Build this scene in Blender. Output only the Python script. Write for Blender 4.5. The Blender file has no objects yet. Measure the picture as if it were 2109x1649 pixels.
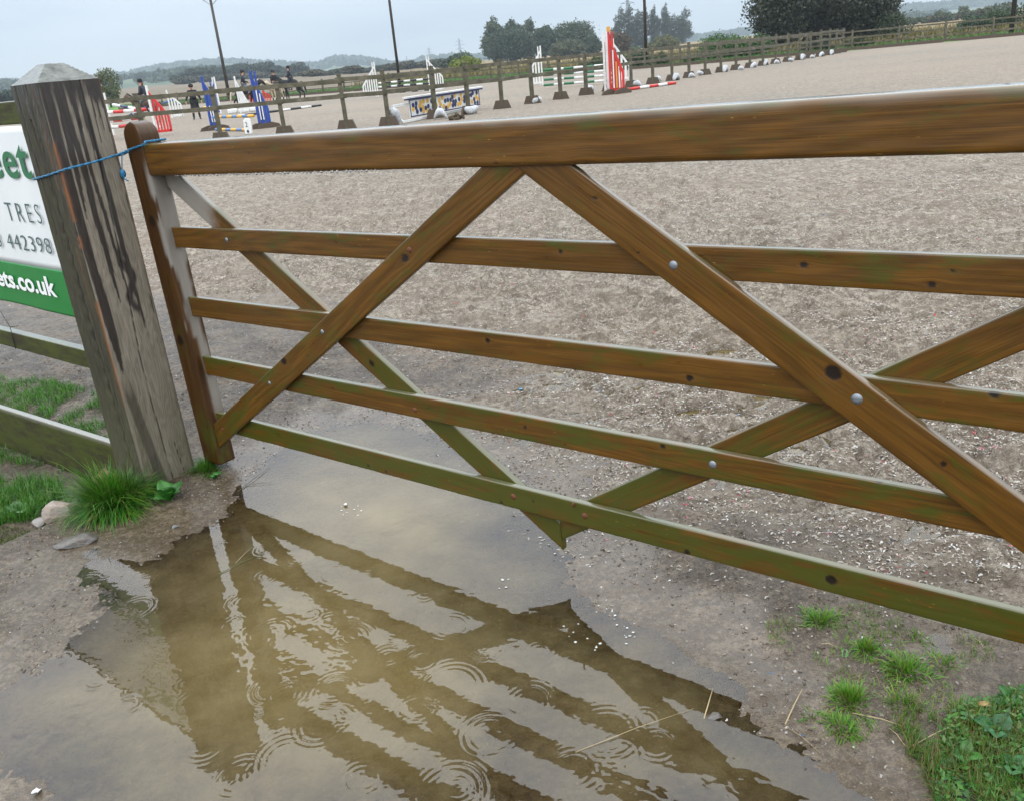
import bpy, math, random
import numpy as np
from mathutils import Vector, Matrix
random.seed(7); rng = np.random.default_rng(11)
R = math.radians
S = bpy.context.scene
COL = S.collection

# ------------------------------------------------------------------ camera
CAM_H, FPX, PITCH, ROLL = 1.45, 1786.7, 0.3726, -0.0935
PW, PH = 2109.0, 1649.0
_cp, _sp, _cr, _sr = math.cos(PITCH), math.sin(PITCH), math.cos(ROLL), math.sin(ROLL)
FWD = np.array([0, _cp, -_sp]); _r = np.array([1., 0, 0]); _u = np.array([0, _sp, _cp])
RIGHT = _cr*_r + _sr*_u; UP = -_sr*_r + _cr*_u
cam = bpy.data.objects.new('camera', bpy.data.cameras.new('camera'))
COL.objects.link(cam); S.camera = cam
cam.data.sensor_width = 36; cam.data.sensor_fit = 'HORIZONTAL'
cam.data.lens = 36*FPX/PW; cam.data.clip_start = 0.05; cam.data.clip_end = 9000
cam.matrix_world = Matrix(((RIGHT[0], UP[0], -FWD[0], 0), (RIGHT[1], UP[1], -FWD[1], 0),
                           (RIGHT[2], UP[2], -FWD[2], CAM_H), (0, 0, 0, 1)))
# ------------------------------------------------------------------ sky and sun
W = bpy.data.worlds.new('World'); S.world = W; W.use_nodes = True
SUN_EL, SUN_AZ = R(48), R(200)
def build_world():
    nt = W.node_tree; N = nt.nodes; L = nt.links; N.clear()
    out = N.new('ShaderNodeOutputWorld'); add = N.new('ShaderNodeAddShader')
    sky = N.new('ShaderNodeTexSky'); sky.sky_type = 'NISHITA'; sky.sun_disc = False
    sky.sun_elevation = SUN_EL; sky.sun_rotation = SUN_AZ; sky.air_density = 1.5; sky.dust_density = 3
    b1 = N.new('ShaderNodeBackground'); b1.inputs['Strength'].default_value = 0.012
    L.new(sky.outputs[0], b1.inputs[0])
    tc = N.new('ShaderNodeTexCoord'); sep = N.new('ShaderNodeSeparateXYZ'); L.new(tc.outputs['Generated'], sep.inputs[0])
    rp = N.new('ShaderNodeValToRGB'); e = rp.color_ramp.elements      # overcast: dim at the horizon, bright overhead
    e[0].position = 0.0; e[0].color = (.84, .91, .97, 1); e[1].position = 1.0; e[1].color = (3.1, 3.15, 3.2, 1)
    for p, c in ((.10, (.82, .93, 1.08, 1)), (.22, (1.05, 1.16, 1.27, 1)), (.45, (2.36, 2.46, 2.60, 1))):
        k = e.new(p); k.color = c
    L.new(sep.outputs['Z'], rp.inputs[0])
    mp = N.new('ShaderNodeMapping'); mp.inputs['Scale'].default_value = (1.6, 1.6, 9); L.new(tc.outputs['Generated'], mp.inputs[0])
    nz = N.new('ShaderNodeTexNoise'); nz.inputs['Scale'].default_value = 1.72; nz.inputs['Detail'].default_value = 5
    nz.inputs['Roughness'].default_value = .5; L.new(mp.outputs[0], nz.inputs[0])
    r2 = N.new('ShaderNodeValToRGB'); q = r2.color_ramp.elements
    q[0].position = .33; q[0].color = (.80, .84, .89, 1); q[1].position = .62; q[1].color = (1.08, 1.06, 1.03, 1)
    L.new(nz.outputs[0], r2.inputs[0])
    mx = N.new('ShaderNodeMix'); mx.data_type = 'RGBA'; mx.blend_type = 'MULTIPLY'; mx.inputs[0].default_value = 1
    L.new(rp.outputs[0], mx.inputs[6]); L.new(r2.outputs[0], mx.inputs[7])
    b2 = N.new('ShaderNodeBackground'); b2.inputs['Strength'].default_value = 1.0; L.new(mx.outputs[2], b2.inputs[0])
    L.new(b1.outputs[0], add.inputs[0]); L.new(b2.outputs[0], add.inputs[1]); L.new(add.outputs[0], out.inputs[0])
build_world()
sl = bpy.data.lights.new('sun', 'SUN'); sl.energy = 0.6; sl.angle = R(25); sl.color = (1, .96, .9)
so = bpy.data.objects.new('sun', sl); COL.objects.link(so)
so.rotation_euler = (math.pi/2 - SUN_EL, 0, R(-20))
S.view_settings.view_transform = 'Standard'; S.view_settings.look = 'None'
S.view_settings.exposure = 0.0; S.view_settings.gamma = 1

# ------------------------------------------------------------------ helpers
def ray(px, py): return FWD + (px-PW/2)/FPX*RIGHT - (py-PH/2)/FPX*UP
def at(px, py, Y=None, z=0.0):
    """point on the ground (or at distance Y) that was measured at photo pixel px, py"""
    r = ray(px, py); t = (z-CAM_H)/r[2] if Y is None else Y/r[1]
    return np.array([t*r[0], t*r[1], CAM_H+t*r[2]])
def _h(ix, iy, s):
    n = (ix*374761393 + iy*668265263 + s*1442695041) & 0xffffffff
    n = ((n ^ (n >> 13))*1274126177) & 0xffffffff
    return ((n ^ (n >> 16)) & 0xffffff)/float(0xffffff)
def vn(x, y, s=0):
    x = np.asarray(x, float); y = np.asarray(y, float)
    ix = np.floor(x).astype(np.int64); iy = np.floor(y).astype(np.int64); fx = x-ix; fy = y-iy
    fx = fx*fx*(3-2*fx); fy = fy*fy*(3-2*fy)
    return (_h(ix, iy, s)*(1-fx)+_h(ix+1, iy, s)*fx)*(1-fy)+(_h(ix, iy+1, s)*(1-fx)+_h(ix+1, iy+1, s)*fx)*fy
def fbm(x, y, f, o=4, s=0, g=.5):
    a = 1; t = 0; v = 0
    for i in range(o): v = v+a*vn(x*f+i*17.3, y*f+i*9.1, s+i); t += a; a *= g; f *= 2.03
    return v/t
def sst(a, b, x):
    t = np.clip((x-a)/(b-a), 0, 1); return t*t*(3-2*t)
def tag(o, label=None, cat=None, group=None, kind=None):
    if label: o['label'] = label
    if cat: o['category'] = cat
    if group: o['group'] = group
    if kind: o['kind'] = kind
    return o
def empty(name, loc, rz=0, **k):
    o = bpy.data.objects.new(name, None); COL.objects.link(o); o.location = Vector(loc); o.rotation_euler = (0, 0, rz)
    o.empty_display_size = .1; return tag(o, **k)
def link(name, me, mat=None, parent=None, loc=None, rot=None, **k):
    o = bpy.data.objects.new(name, me); COL.objects.link(o)
    if mat and not me.materials: me.materials.append(mat)
    if parent: o.parent = parent
    if loc is not None: o.location = Vector(loc)
    if rot is not None: o.rotation_euler = rot
    return tag(o, **k)
def npmesh(name, V, F, smooth=False, attrs=None, cols=None):
    V = np.ascontiguousarray(V, np.float32); F = np.ascontiguousarray(F, np.int32); m, k = F.shape
    me = bpy.data.meshes.new(name); me.vertices.add(len(V)); me.vertices.foreach_set('co', V.ravel())
    me.loops.add(m*k); me.loops.foreach_set('vertex_index', F.ravel())
    me.polygons.add(m); me.polygons.foreach_set('loop_start', np.arange(0, m*k, k, dtype=np.int32))
    me.polygons.foreach_set('use_smooth', np.full(m, smooth, dtype=bool))
    me.update(calc_edges=True)
    for n, a in (attrs or {}).items():
        a = np.asarray(a, np.float32)
        if a.ndim == 1: t = me.attributes.new(n, 'FLOAT', 'POINT'); t.data.foreach_set('value', a)
        else: t = me.attributes.new(n, 'FLOAT_VECTOR', 'POINT'); t.data.foreach_set('vector', a.ravel())
    return me
def gridF(nx, ny, wrap=False):
    i, j = np.meshgrid(np.arange(nx-(0 if wrap else 1)), np.arange(ny-1), indexing='ij')
    i2 = (i+1) % nx
    return np.stack([i*ny+j, i2*ny+j, i2*ny+j+1, i*ny+j+1], -1).reshape(-1, 4)
class MB:
    """collects simple solids into one mesh"""
    def __init__(s): s.v = []; s.f = []
    def add(s, V, F):
        b = len(s.v); s.v += [tuple(map(float, p)) for p in V]; s.f += [tuple(b+i for i in f) for f in F]
    def box(s, c, size, M=None):
        x, y, z = [q/2 for q in size]; c = Vector(c)
        V = [Vector((a, b, d)) for a in (-x, x) for b in (-y, y) for d in (-z, z)]
        if M is not None: V = [M @ p for p in V]
        s.add([p+c for p in V], [(0, 1, 3, 2), (4, 6, 7, 5), (0, 4, 5, 1), (2, 3, 7, 6), (0, 2, 6, 4), (1, 5, 7, 3)])
    def beam(s, a, b, w, t, up=(0, 0, 1)):
        """rectangular beam from a to b, w across, t thick (along up)"""
        a = Vector(a); b = Vector(b); d = b-a; L = d.length; d.normalize(); u = Vector(up)
        sd = d.cross(u)
        if sd.length < 1e-4: u = Vector((0, 1, 0)); sd = d.cross(u)
        sd.normalize(); u = sd.cross(d)
        M = Matrix((d, sd, u)).transposed(); s.box((a+b)/2, (L, w, t), M)
    def tube(s, pts, r, n=10, cap=True):
        pts = [Vector(p) for p in pts]; rs = r if isinstance(r, (list, tuple)) else [r]*len(pts); rings = []
        pu = None
        for i, p in enumerate(pts):
            d = (pts[min(i+1, len(pts)-1)]-pts[max(i-1, 0)]).normalized()
            if pu is None: pu = d.cross(Vector((0, 0, 1)))
            if pu.length < 1e-4: pu = Vector((1, 0, 0))
            u = (pu-d*pu.dot(d)).normalized(); v = d.cross(u); pu = u
            rings.append([p+(u*math.cos(2*math.pi*k/n)+v*math.sin(2*math.pi*k/n))*rs[i] for k in range(n)])
        V = [q for g in rings for q in g]; F = []
        for i in range(len(pts)-1):
            for k in range(n): F.append((i*n+k, i*n+(k+1) % n, (i+1)*n+(k+1) % n, (i+1)*n+k))
        if cap: F.append(tuple(range(n))[::-1]); F.append(tuple((len(pts)-1)*n+k for k in range(n)))
        s.add(V, F)
    def prism(s, poly, a, b, axis='y'):
        """polygon (x,z) extruded in y from a to b"""
        n = len(poly); V = [(p[0], a, p[1]) for p in poly]+[(p[0], b, p[1]) for p in poly]
        s.add(V, [tuple(range(n)), tuple(range(2*n-1, n-1, -1))]+[(i, i+n, (i+1) % n+n, (i+1) % n) for i in range(n)])
    def ball(s, c, r, n=8, m=6, sc=(1, 1, 1)):
        V = []; F = []
        for i in range(m+1):
            th = math.pi*i/m
            for k in range(n):
                ph = 2*math.pi*k/n
                V.append((c[0]+r*sc[0]*math.sin(th)*math.cos(ph), c[1]+r*sc[1]*math.sin(th)*math.sin(ph), c[2]+r*sc[2]*math.cos(th)))
        for i in range(m):
            for k in range(n): F.append((i*n+k, (i+1)*n+k, (i+1)*n+(k+1) % n, i*n+(k+1) % n))
        s.add(V, F)
    def build(s, name, mat, parent=None, smooth=False, bevel=0, **k):
        me = bpy.data.meshes.new(name); me.from_pydata(s.v, [], s.f); me.validate(); me.update()
        if smooth:
            for p in me.polygons: p.use_smooth = True
        o = link(name, me, mat, parent, **k)
        if bevel:
            b = o.modifiers.new('b', 'BEVEL'); b.width = bevel; b.segments = 2; b.limit_method = 'ANGLE'
        return o
def copy_tree(o, parent=None):
    c = o.copy(); COL.objects.link(c); c.parent = parent
    for ch in [x for x in COL.objects if x.parent == o]: copy_tree(ch, c)
    return c

# ------------------------------------------------------------------ materials
class NT:
    def __init__(s, name):
        s.m = bpy.data.materials.new(name); s.m.use_nodes = True; s.t = s.m.node_tree; s.t.nodes.clear()
        s.out = s.t.nodes.new('ShaderNodeOutputMaterial'); s.p = s.t.nodes.new('ShaderNodeBsdfPrincipled')
        s.t.links.new(s.p.outputs[0], s.out.inputs[0])
    def n(s, typ, **k):
        o = s.t.nodes.new('ShaderNode'+typ)
        for a, b in k.items(): setattr(o, a, b)
        return o
    def set(s, sock, v):
        if hasattr(v, 'is_output') or isinstance(v, bpy.types.NodeSocket): s.t.links.new(v, sock)
        else:
            if sock.type == 'RGBA': v = (v+(1,))[:4] if isinstance(v, tuple) else (v, v, v, 1)
            sock.default_value = v
    def coord(s, what='Object'): return s.n('TexCoord').outputs[what]
    def pos(s): return s.n('NewGeometry').outputs['Position']
    def attr(s, name, out='Fac'):
        a = s.n('Attribute'); a.attribute_name = name; return a.outputs[out]
    def map(s, v, sc=(1, 1, 1), loc=(0, 0, 0)):
        m = s.n('Mapping'); s.set(m.inputs[0], v); m.inputs['Scale'].default_value = sc; m.inputs['Location'].default_value = loc; return m.outputs[0]
    def noise(s, v, scale=1, detail=4, rough=.5, out=0, dist=0):
        m = s.n('TexNoise'); s.set(m.inputs['Vector'], v); m.inputs['Scale'].default_value = scale
        m.inputs['Detail'].default_value = detail; m.inputs['Roughness'].default_value = rough; m.inputs['Distortion'].default_value = dist
        return m.outputs[out]
    def vor(s, v, scale=1, out='Distance', feature='F1', rand=1):
        m = s.n('TexVoronoi', feature=feature); s.set(m.inputs['Vector'], v); m.inputs['Scale'].default_value = scale; m.inputs['Randomness'].default_value = rand
        return m.outputs[out]
    def ramp(s, v, stops, interp='LINEAR'):
        m = s.n('ValToRGB'); s.set(m.inputs[0], v); e = m.color_ramp.elements; m.color_ramp.interpolation = interp
        for i, (p, c) in enumerate(stops):
            k = e[i] if i < 2 else e.new(p)
            k.position = p; c = (c, c, c) if not isinstance(c, tuple) else c; k.color = c+(1,)
        return m.outputs[0]
    def mix(s, f, a, b, mode='MIX'):
        m = s.n('Mix', data_type='RGBA', blend_type=mode); s.set(m.inputs[0], f); s.set(m.inputs[6], a); s.set(m.inputs[7], b); return m.outputs[2]
    def math(s, op, a, b=0.0, clamp=False):
        m = s.n('Math', operation=op, use_clamp=clamp); s.set(m.inputs[0], a); s.set(m.inputs[1], b); return m.outputs[0]
    def bump(s, h, dist=.01, strength=1, normal=None):
        m = s.n('Bump'); s.set(m.inputs['Height'], h); m.inputs['Distance'].default_value = dist; s.set(m.inputs['Strength'], strength)
        if normal is not None: s.set(m.inputs['Normal'], normal)
        return m.outputs[0]
    def fin(s, color=None, rough=.6, normal=None, **k):
        if color is not None: s.set(s.p.inputs['Base Color'], color)
        s.set(s.p.inputs['Roughness'], rough)
        if normal is not None: s.set(s.p.inputs['Normal'], normal)
        for a, v in k.items(): s.set(s.p.inputs[a.replace('_', ' ')], v)
        return s.m
def paint(name, c, rough=.5, wear=.25, dirt=(.12, .10, .07), sc=6):
    m = NT(name); o = m.coord(); n = m.noise(o, sc, 6, .65); n2 = m.noise(o, sc*6, 3)
    f = m.ramp(n, [(.45, 0.), (.75, 1.)]); f = m.math('MULTIPLY', f, wear)
    col = m.mix(f, c, dirt); col = m.mix(m.math('MULTIPLY', n2, .25), col, (c[0]*.7, c[1]*.7, c[2]*.7))
    return m.fin(col, rough, m.bump(n2, .002, .4))
M_white = paint('white_paint', (.72, .73, .72), .4, .3)
M_red = paint('red_paint', (.55, .02, .018), .4, .15)
M_blue = paint('blue_paint', (.012, .055, .30), .4, .15)
M_lblue = paint('pale_blue_paint', (.10, .20, .42), .45, .15)
M_navy = paint('navy_paint', (.012, .02, .10), .4, .1)
M_black = paint('black_paint', (.012, .013, .015), .4, .1)
M_green = paint('green_paint', (.008, .13, .05), .4, .15)
M_yellow = paint('yellow_paint', (.72, .40, .04), .45, .2)
M_orange = paint('orange_paint', (.62, .30, .03), .45, .2)
M_steel = paint('galvanised_steel', (.24, .27, .30), .45, .5, (.2, .2, .19), 60); M_steel.node_tree.nodes['Principled BSDF'].inputs['Metallic'].default_value = .6
M_rust = paint('rusty_steel', (.13, .04, .015), .7, .6, (.05, .015, .006), 90)
M_pole = paint('creosoted_pole', (.028, .018, .016), .6, .3)
M_foot = paint('weathered_foot_board', (.075, .05, .033), .6, .6, (.06, .07, .02), 3)
M_dark = paint('dark_cloth', (.006, .006, .008), .9, .1, (.02, .02, .02))
M_navycl = paint('navy_cloth', (.010, .014, .026), .7, .2, (.03, .03, .03))
M_skin = paint('skin', (.45, .24, .17), .55, .1)
M_hair = paint('hair', (.10, .05, .025), .7, .1)
M_tan = paint('jodhpur_cloth', (.10, .11, .13), .7, .1)

def wood_mat(name, lo, hi, green=(.030, .038, .003), rough=.30, flecks=True):
    """sawn softwood: grain follows the vector attribute gc, which bends round the knots"""
    m = NT(name); g = m.attr('gc', 'Vector'); oi = m.n('ObjectInfo').outputs['Random']
    cb = m.n('CombineXYZ'); m.set(cb.inputs[0], m.math('MULTIPLY', oi, 37.0)); m.set(cb.inputs[1], m.math('MULTIPLY', oi, 11.0)); m.set(cb.inputs[2], m.math('MULTIPLY', oi, 5.0))
    va = m.n('VectorMath', operation='ADD'); m.set(va.inputs[0], g); m.set(va.inputs[1], cb.outputs[0]); g2 = va.outputs[0]
    big = m.noise(m.map(g2, (.45, 8, 8)), 1, 2, .4)
    ring = m.math('SINE', m.math('MULTIPLY', big, 120.0)); ring = m.math('ADD', m.math('MULTIPLY', ring, .5), .5)
    fine = m.noise(m.map(g2, (5, 420, 420)), 1, 3, .6)
    mott = m.noise(m.map(g2, (7, 38, 38)), 1, 6, .65)
    v = m.math('ADD', m.math('MULTIPLY', ring, .11), m.math('MULTIPLY', fine, .56)); v = m.math('ADD', v, m.math('MULTIPLY', mott, .24)); v = m.math('ADD', v, .055)
    mid = tuple((a+b)/2.3 for a, b in zip(lo, hi))
    col = m.ramp(v, [(.28, lo), (.86, hi), (.55, mid)])
    st = m.ramp(m.noise(m.map(g2, (5, 30, 30), (5, 3, 2)), 1, 6, .7), [(.48, .0), (.74, .26)])
    col = m.mix(st, col, (lo[0]*.45, lo[1]*.5, lo[2]*.6))
    ga = m.attr('green'); gn = m.noise(m.map(g2, (11, 45, 45)), 1, 7, .72)
    gf = m.math('SUBTRACT', m.math('ADD', ga, m.math('MULTIPLY', gn, 2.6)), 1.58); gf = m.math('ADD', gf, m.math('MULTIPLY', m.math('SUBTRACT', m.noise(m.map(g2, (4, 14, 14), (3, 7, 1)), 1, 4, .6), .5), 2.2)); gf = m.math('MULTIPLY', gf, 1.9, True)
    col = m.mix(m.math('MULTIPLY', gf, .84), col, m.mix(gn, green, (green[0]*1.9, green[1]*1.9, green[2]*2)))
    if flecks:
        fl = m.noise(m.map(g2, (45, 260, 260)), 1, 2, .5); z = m.noise(m.map(g2, (3, 18, 18), (9, 1, 4)), 1, 2)
        ff = m.math('MULTIPLY', m.ramp(fl, [(.70, 0.), (.76, 1.)]), m.ramp(z, [(.52, 0.), (.60, 1.)]))
        col = m.mix(m.math('MULTIPLY', ff, .6), col, (.42, .26, .05))
    kn = m.attr('knot'); col = m.mix(m.ramp(kn, [(.15, 0.), (.85, 1.)]), col, (.010, .005, .003))
    gr = m.attr('grey'); col = m.mix(gr, col, m.mix(mott, (.30, .29, .27), (.20, .18, .15)))
    tp = m.attr('top'); col = m.mix(m.math('MULTIPLY', tp, .30), col, m.mix(mott, (.14, .15, .10), (.21, .21, .17)))  # upper edges paler: wet sky sheen put into the colour, plus weathered grey
    h = m.math('ADD', m.math('MULTIPLY', fine, .5), m.math('MULTIPLY', ring, .2))
    ro = m.ramp(mott, [(.3, rough-.04), (.8, rough+.22)]); ro = m.mix(tp, ro, (.16, .16, .16))
    return m.fin(col, ro, m.bump(h, .0012, .45), Coat_Weight=m.math('ADD', m.math('MULTIPLY', tp, .5), .05), Coat_IOR=1.6, Coat_Roughness=.12, Specular_IOR_Level=.34)
M_gate = wood_mat('varnished_gate_timber', (.034, .0145, .0014), (.205, .090, .0082))
M_mossy = wood_mat('mossy_fence_timber', (.014, .011, .003), (.052, .042, .012), (.032, .040, .002), .7, False)
M_stile = wood_mat('dark_stile_timber', (.014, .0055, .0012), (.115, .048, .0085))
def arena_wood():
    m = NT('weathered_rail_timber'); p = m.coord(); n = m.noise(m.map(p, (3, 3, 3)), 1, 5, .6); f = m.noise(m.map(p, (20, 20, 60)), 1, 3)
    col = m.ramp(m.math('ADD', m.math('MULTIPLY', n, .7), m.math('MULTIPLY', f, .3)), [(.32, (.030, .026, .015)), (.68, (.16, .14, .105)), (.5, (.075, .068, .038))])
    return m.fin(col, .6, m.bump(f, .004, .5))
M_rail = arena_wood()

# ------------------------------------------------------------------ ground shape
G_YAW, G_D = -0.6801, 2.2876
GD = np.array([math.cos(G_YAW), math.sin(G_YAW)]); GN = np.array([math.sin(G_YAW), -math.cos(G_YAW)])   # GN points to the camera side
PUD = [(190,1098),(300,1092),(400,1058),(455,1018),(500,960),(545,925),(600,885),(640,862),(720,842),(800,838),(870,862),(950,880),(1030,905),(1130,935),(1205,985),(1225,1040),
       (1250,1100),(1290,1150),(1300,1210),(1380,1275),(1510,1335),(1610,1395),(1650,1465),(1730,1530),(1810,1590),(1830,1690),(1700,1820),(900,1850),(100,1800),(-200,1600),(-160,1400),(0,1350),(70,1290),(60,1210),(95,1150)]
PUDW = np.array([at(x, y)[:2] for x, y in PUD])
def sdpoly(P, x, y):
    d = np.full(x.shape, 1e9); ins = np.zeros(x.shape, bool); n = len(P)
    for i in range(n):
        a = P[i]; b = P[(i+1) % n]; e = b-a; wx = x-a[0]; wy = y-a[1]
        t = np.clip((wx*e[0]+wy*e[1])/(e@e), 0, 1); d = np.minimum(d, np.hypot(wx-e[0]*t, wy-e[1]*t))
        c = ((a[1] > y) != (b[1] > y)) & (x < (b[0]-a[0])*(y-a[1])/(b[1]-a[1]+1e-12)+a[0]); ins ^= c
    return np.where(ins, d, -d)       # positive inside
PC = np.array([-1.464, 3.10]); PA = np.array([math.cos(R(49)), math.sin(R(49))]); PB = np.array([-PA[1], PA[0]])   # gate post corner, its two directions
def gside(x, y): return (x)*GN[0]+(y-G_D)*GN[1]          # >0 on our side of the gate
def arena_mask(x, y):
    s = -gside(x, y); u = x*GD[0]+(y-G_D)*GD[1]
    n = fbm(x, y, 2.2, 3, 5)
    return sst(.15, 1.25, s-.45*sst(.3, -1.0, u)-1.1*(n-.5)-.7*sst(-.9,-1.6,u))
def height(x, y):
    x = np.asarray(x, float); y = np.asarray(y, float)
    A = arena_mask(x, y); near = sst(40, 6, y)
    h = (fbm(x, y, 1.3, 3, 1)-.5)*.022*near
    mud = (fbm(x, y, 9, 5, 21, .55)-.5)*.020+(fbm(x, y, 46, 2, 41)-.5)*.018*sst(.42, .62, fbm(x, y, 2.5, 3, 42))+(fbm(x, y, 30, 3, 43)-.5)*.010
    c1 = fbm(x+.6*fbm(x, y, 5, 2, 9), y, 11, 4, 61, .62); ar = (c1-.5)*.115+(fbm(x, y, 3.2, 2, 65)-.5)*.03+(fbm(x, y, 70, 2, 71)-.5)*.012
    m = (y < 8) & (np.abs(x) < 5); sd = np.zeros(x.shape)-.5
    if m.any(): sd[m] = sdpoly(PUDW, x[m], y[m])
    h = h+(mud*(1-.66*sst(-.26, .0, sd))*(1-A)+ar*A)*sst(30, 5, y)
    sdn = sd+(fbm(x, y, 3.1, 4, 33)-.5)*.22
    shallow = fbm(x, y, 1.7, 2, 77)
    dep = np.clip(sdn*.040, -.008, .004+.034*shallow*sst(.03, .34, sd))
    h = np.where(m, h*np.where(sd > 0, .62, 1.)-dep+.004, h)
    # ground falls away in front of the left fence, bank of earth behind it
    q = (x-PC[0])*PA[0]+(y-PC[1])*PA[1]; t = (x-PC[0])*PB[0]+(y-PC[1])*PB[1]
    left = sst(.10, .5, t)
    h = h-sst(.02, .3, t)*sst(.07, .02, q)*(.10+.06*sst(.2, 1.5, t))*sst(-1.1, -.15, q)+left*sst(.03, .15, q)*sst(1.6, .4, q)*.045
    return h
def tensor(a, b, fine0, fine1, d, g=1.035, dmax=1e9):
    c = list(np.arange(fine0, fine1+1e-9, d)); s = d
    while c[-1] < b: s = min(s*g, dmax); c.append(c[-1]+s)
    s = d; lo = [fine0]
    while lo[-1] > a: s = min(s*g, dmax); lo.append(lo[-1]-s)
    return np.array(sorted(set(lo[1:]+c)))
def ground_mat():
    m = NT('mud_and_fibre_sand'); p = m.pos(); A = m.attr('arena'); wet = m.attr('wet')
    # mud
    n1 = m.noise(p, 5, 6, .6); n2 = m.noise(p, 60, 5, .65); n3 = m.noise(p, 260, 3, .6)
    mud = m.ramp(n1, [(.40, (.075, .055, .038)), (.62, (.180, .147, .112)), (.5, (.122, .098, .073))])
    mud = m.mix(m.ramp(n2, [(.41, .75), (.49, 0.)]), mud, (.040, .030, .021))
    mud = m.mix(m.ramp(n2, [(.54, 0.), (.64, .5)]), mud, (.25, .22, .185)); n4 = m.noise(p, 22, 5, .7); mud = m.mix(m.ramp(n4, [(.43, .7), (.485, 0.)]), mud, (.055, .042, .030))
    mud = m.mix(m.ramp(n3, [(.40, .5), (.48, 0.)]), mud, (.040, .031, .022)); mud = m.mix(m.ramp(n3, [(.56, 0.), (.66, .45)]), mud, (.25, .225, .19))
    vsp = m.vor(p, 55, 'Distance'); vc = m.vor(p, 55, 'Color')
    mud = m.mix(m.math('MULTIPLY', m.ramp(vsp, [(.08, 1.), (.16, 0.)]), m.ramp(vc, [(.70, 0.), (.8, .8)])), mud, (.5, .48, .45))
    # arena surface: sand bound with shredded textile
    q = m.n('VectorMath', operation='ADD'); m.set(q.inputs[0], p); m.set(q.inputs[1], m.map(m.noise(p, 30, 3, .5, 1), (.03, .03, .03))); q = q.outputs[0]
    f1 = m.noise(q, 95, 4, .7, 0, 1.2); f2 = m.noise(q, 34, 5, .7, 0, .8); f3 = m.noise(q, 9, 4, .75, 0, .6); f4 = m.noise(q, 2.6, 5, .7)
    sand = m.ramp(f1, [(.39, (.040, .033, .026)), (.64, (.50, .47, .415)), (.465, (.135, .120, .100)), (.54, (.255, .235, .200))])
    sand = m.mix(m.ramp(f2, [(.41, .75), (.49, 0.)]), sand, (.080, .065, .050))  # pits painted darker: damp sand, and shade between clumps put into the colour
    sand = m.mix(m.ramp(f2, [(.53, 0.), (.62, .55)]), sand, (.44, .41, .36))
    sand = m.mix(m.ramp(f3, [(.42, .60), (.49, 0.)]), sand, (.075, .061, .047)); sand = m.mix(m.ramp(f3, [(.53, 0.), (.61, .45)]), sand, (.36, .335, .295)); f5 = m.noise(q, 18, 4, .75, 0, .8); sand = m.mix(m.ramp(f5, [(.43, .6), (.485, 0.)]), sand, (.085, .068, .052)); sand = m.mix(m.ramp(f5, [(.53, 0.), (.60, .4)]), sand, (.42, .39, .34))
    sand = m.mix(m.ramp(f4, [(.42, .35), (.5, 0.)]), sand, (.11, .092, .072))
    big = m.noise(m.map(p, (1, 1.6, 1)), 1.1, 5, .6); sand = m.mix(m.ramp(big, [(.38, .35), (.55, 0.)]), sand, (.16, .135, .11))
    far = m.noise(m.map(p, (.05, .12, 1)), 1, 4, .55); sand = m.mix(m.ramp(far, [(.35, .30), (.65, 0.)]), sand, (.30, .235, .175))
    v2 = m.vor(p, 26, 'Color'); sp = m.n('SeparateColor'); m.set(sp.inputs[0], v2); d2 = m.vor(p, 26)
    k = m.math('MULTIPLY', m.ramp(sp.outputs[0], [(.965, 0.), (.975, 1.)]), m.ramp(d2, [(.12, 1.), (.2, 0.)]))
    sand = m.mix(k, sand, m.ramp(sp.outputs[1], [(.3, (.45, .03, .05)), (.7, (.08, .22, .42)), (.5, (.7, .68, .66))], 'CONSTANT'))
    sand = m.mix(1.0, sand, (1.0, .975, .925), 'MULTIPLY'); mud = m.mix(1.0, mud, (.93, .89, .81), 'MULTIPLY'); col = m.mix(A, mud, sand); col = m.mix(m.math('MULTIPLY', wet, .38), col, (.060, .045, .028))
    h = m.math('ADD', m.math('MULTIPLY', m.mix(A, n2, f2), 1.0), m.math('MULTIPLY', m.mix(A, n3, f1), .5)); h = m.math('ADD', h, m.math('MULTIPLY', m.mix(A, n4, f5), .9))
    b = m.bump(h, .016, m.math('SUBTRACT', 1.0, m.math('MULTIPLY', wet, .82)))
    r = m.mix(A, m.ramp(n1, [(.40, .16), (.60, .5)]), .85); r = m.mix(m.math('MULTIPLY', wet, .95), r, (.07, .07, .07))
    return m.fin(col, r, b)
M_ground = ground_mat()
WATER_Z = -0.0012
def build_ground():
    X = tensor(-70, 75, -2.6, 1.95, .0085, 1.045, 2.2); Y = tensor(-6, 118, 1.05, 4.7, .0085, 1.022, 1.6)
    x, y = np.meshgrid(X, Y, indexing='ij'); h = height(x, y); A = arena_mask(x, y)
    wet = np.zeros(x.shape); mk = (y < 7) & (np.abs(x) < 4); sdw = sdpoly(PUDW, x[mk], y[mk])
    wet[mk] = np.maximum(sst(.018, -.002, h[mk]-WATER_Z)*sst(-.6, -.1, sdw), sst(-.30, -.02, sdw+(fbm(x[mk], y[mk], 5, 4, 19)-.5)*.45)); wet *= 1-.75*A
    me = npmesh('arena_ground', np.stack([x, y, h], -1).reshape(-1, 3), gridF(len(X), len(Y)), True, {'arena': A.ravel(), 'wet': wet.ravel()})
    link('ground', me, M_ground, kind='structure')
build_ground()

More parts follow.
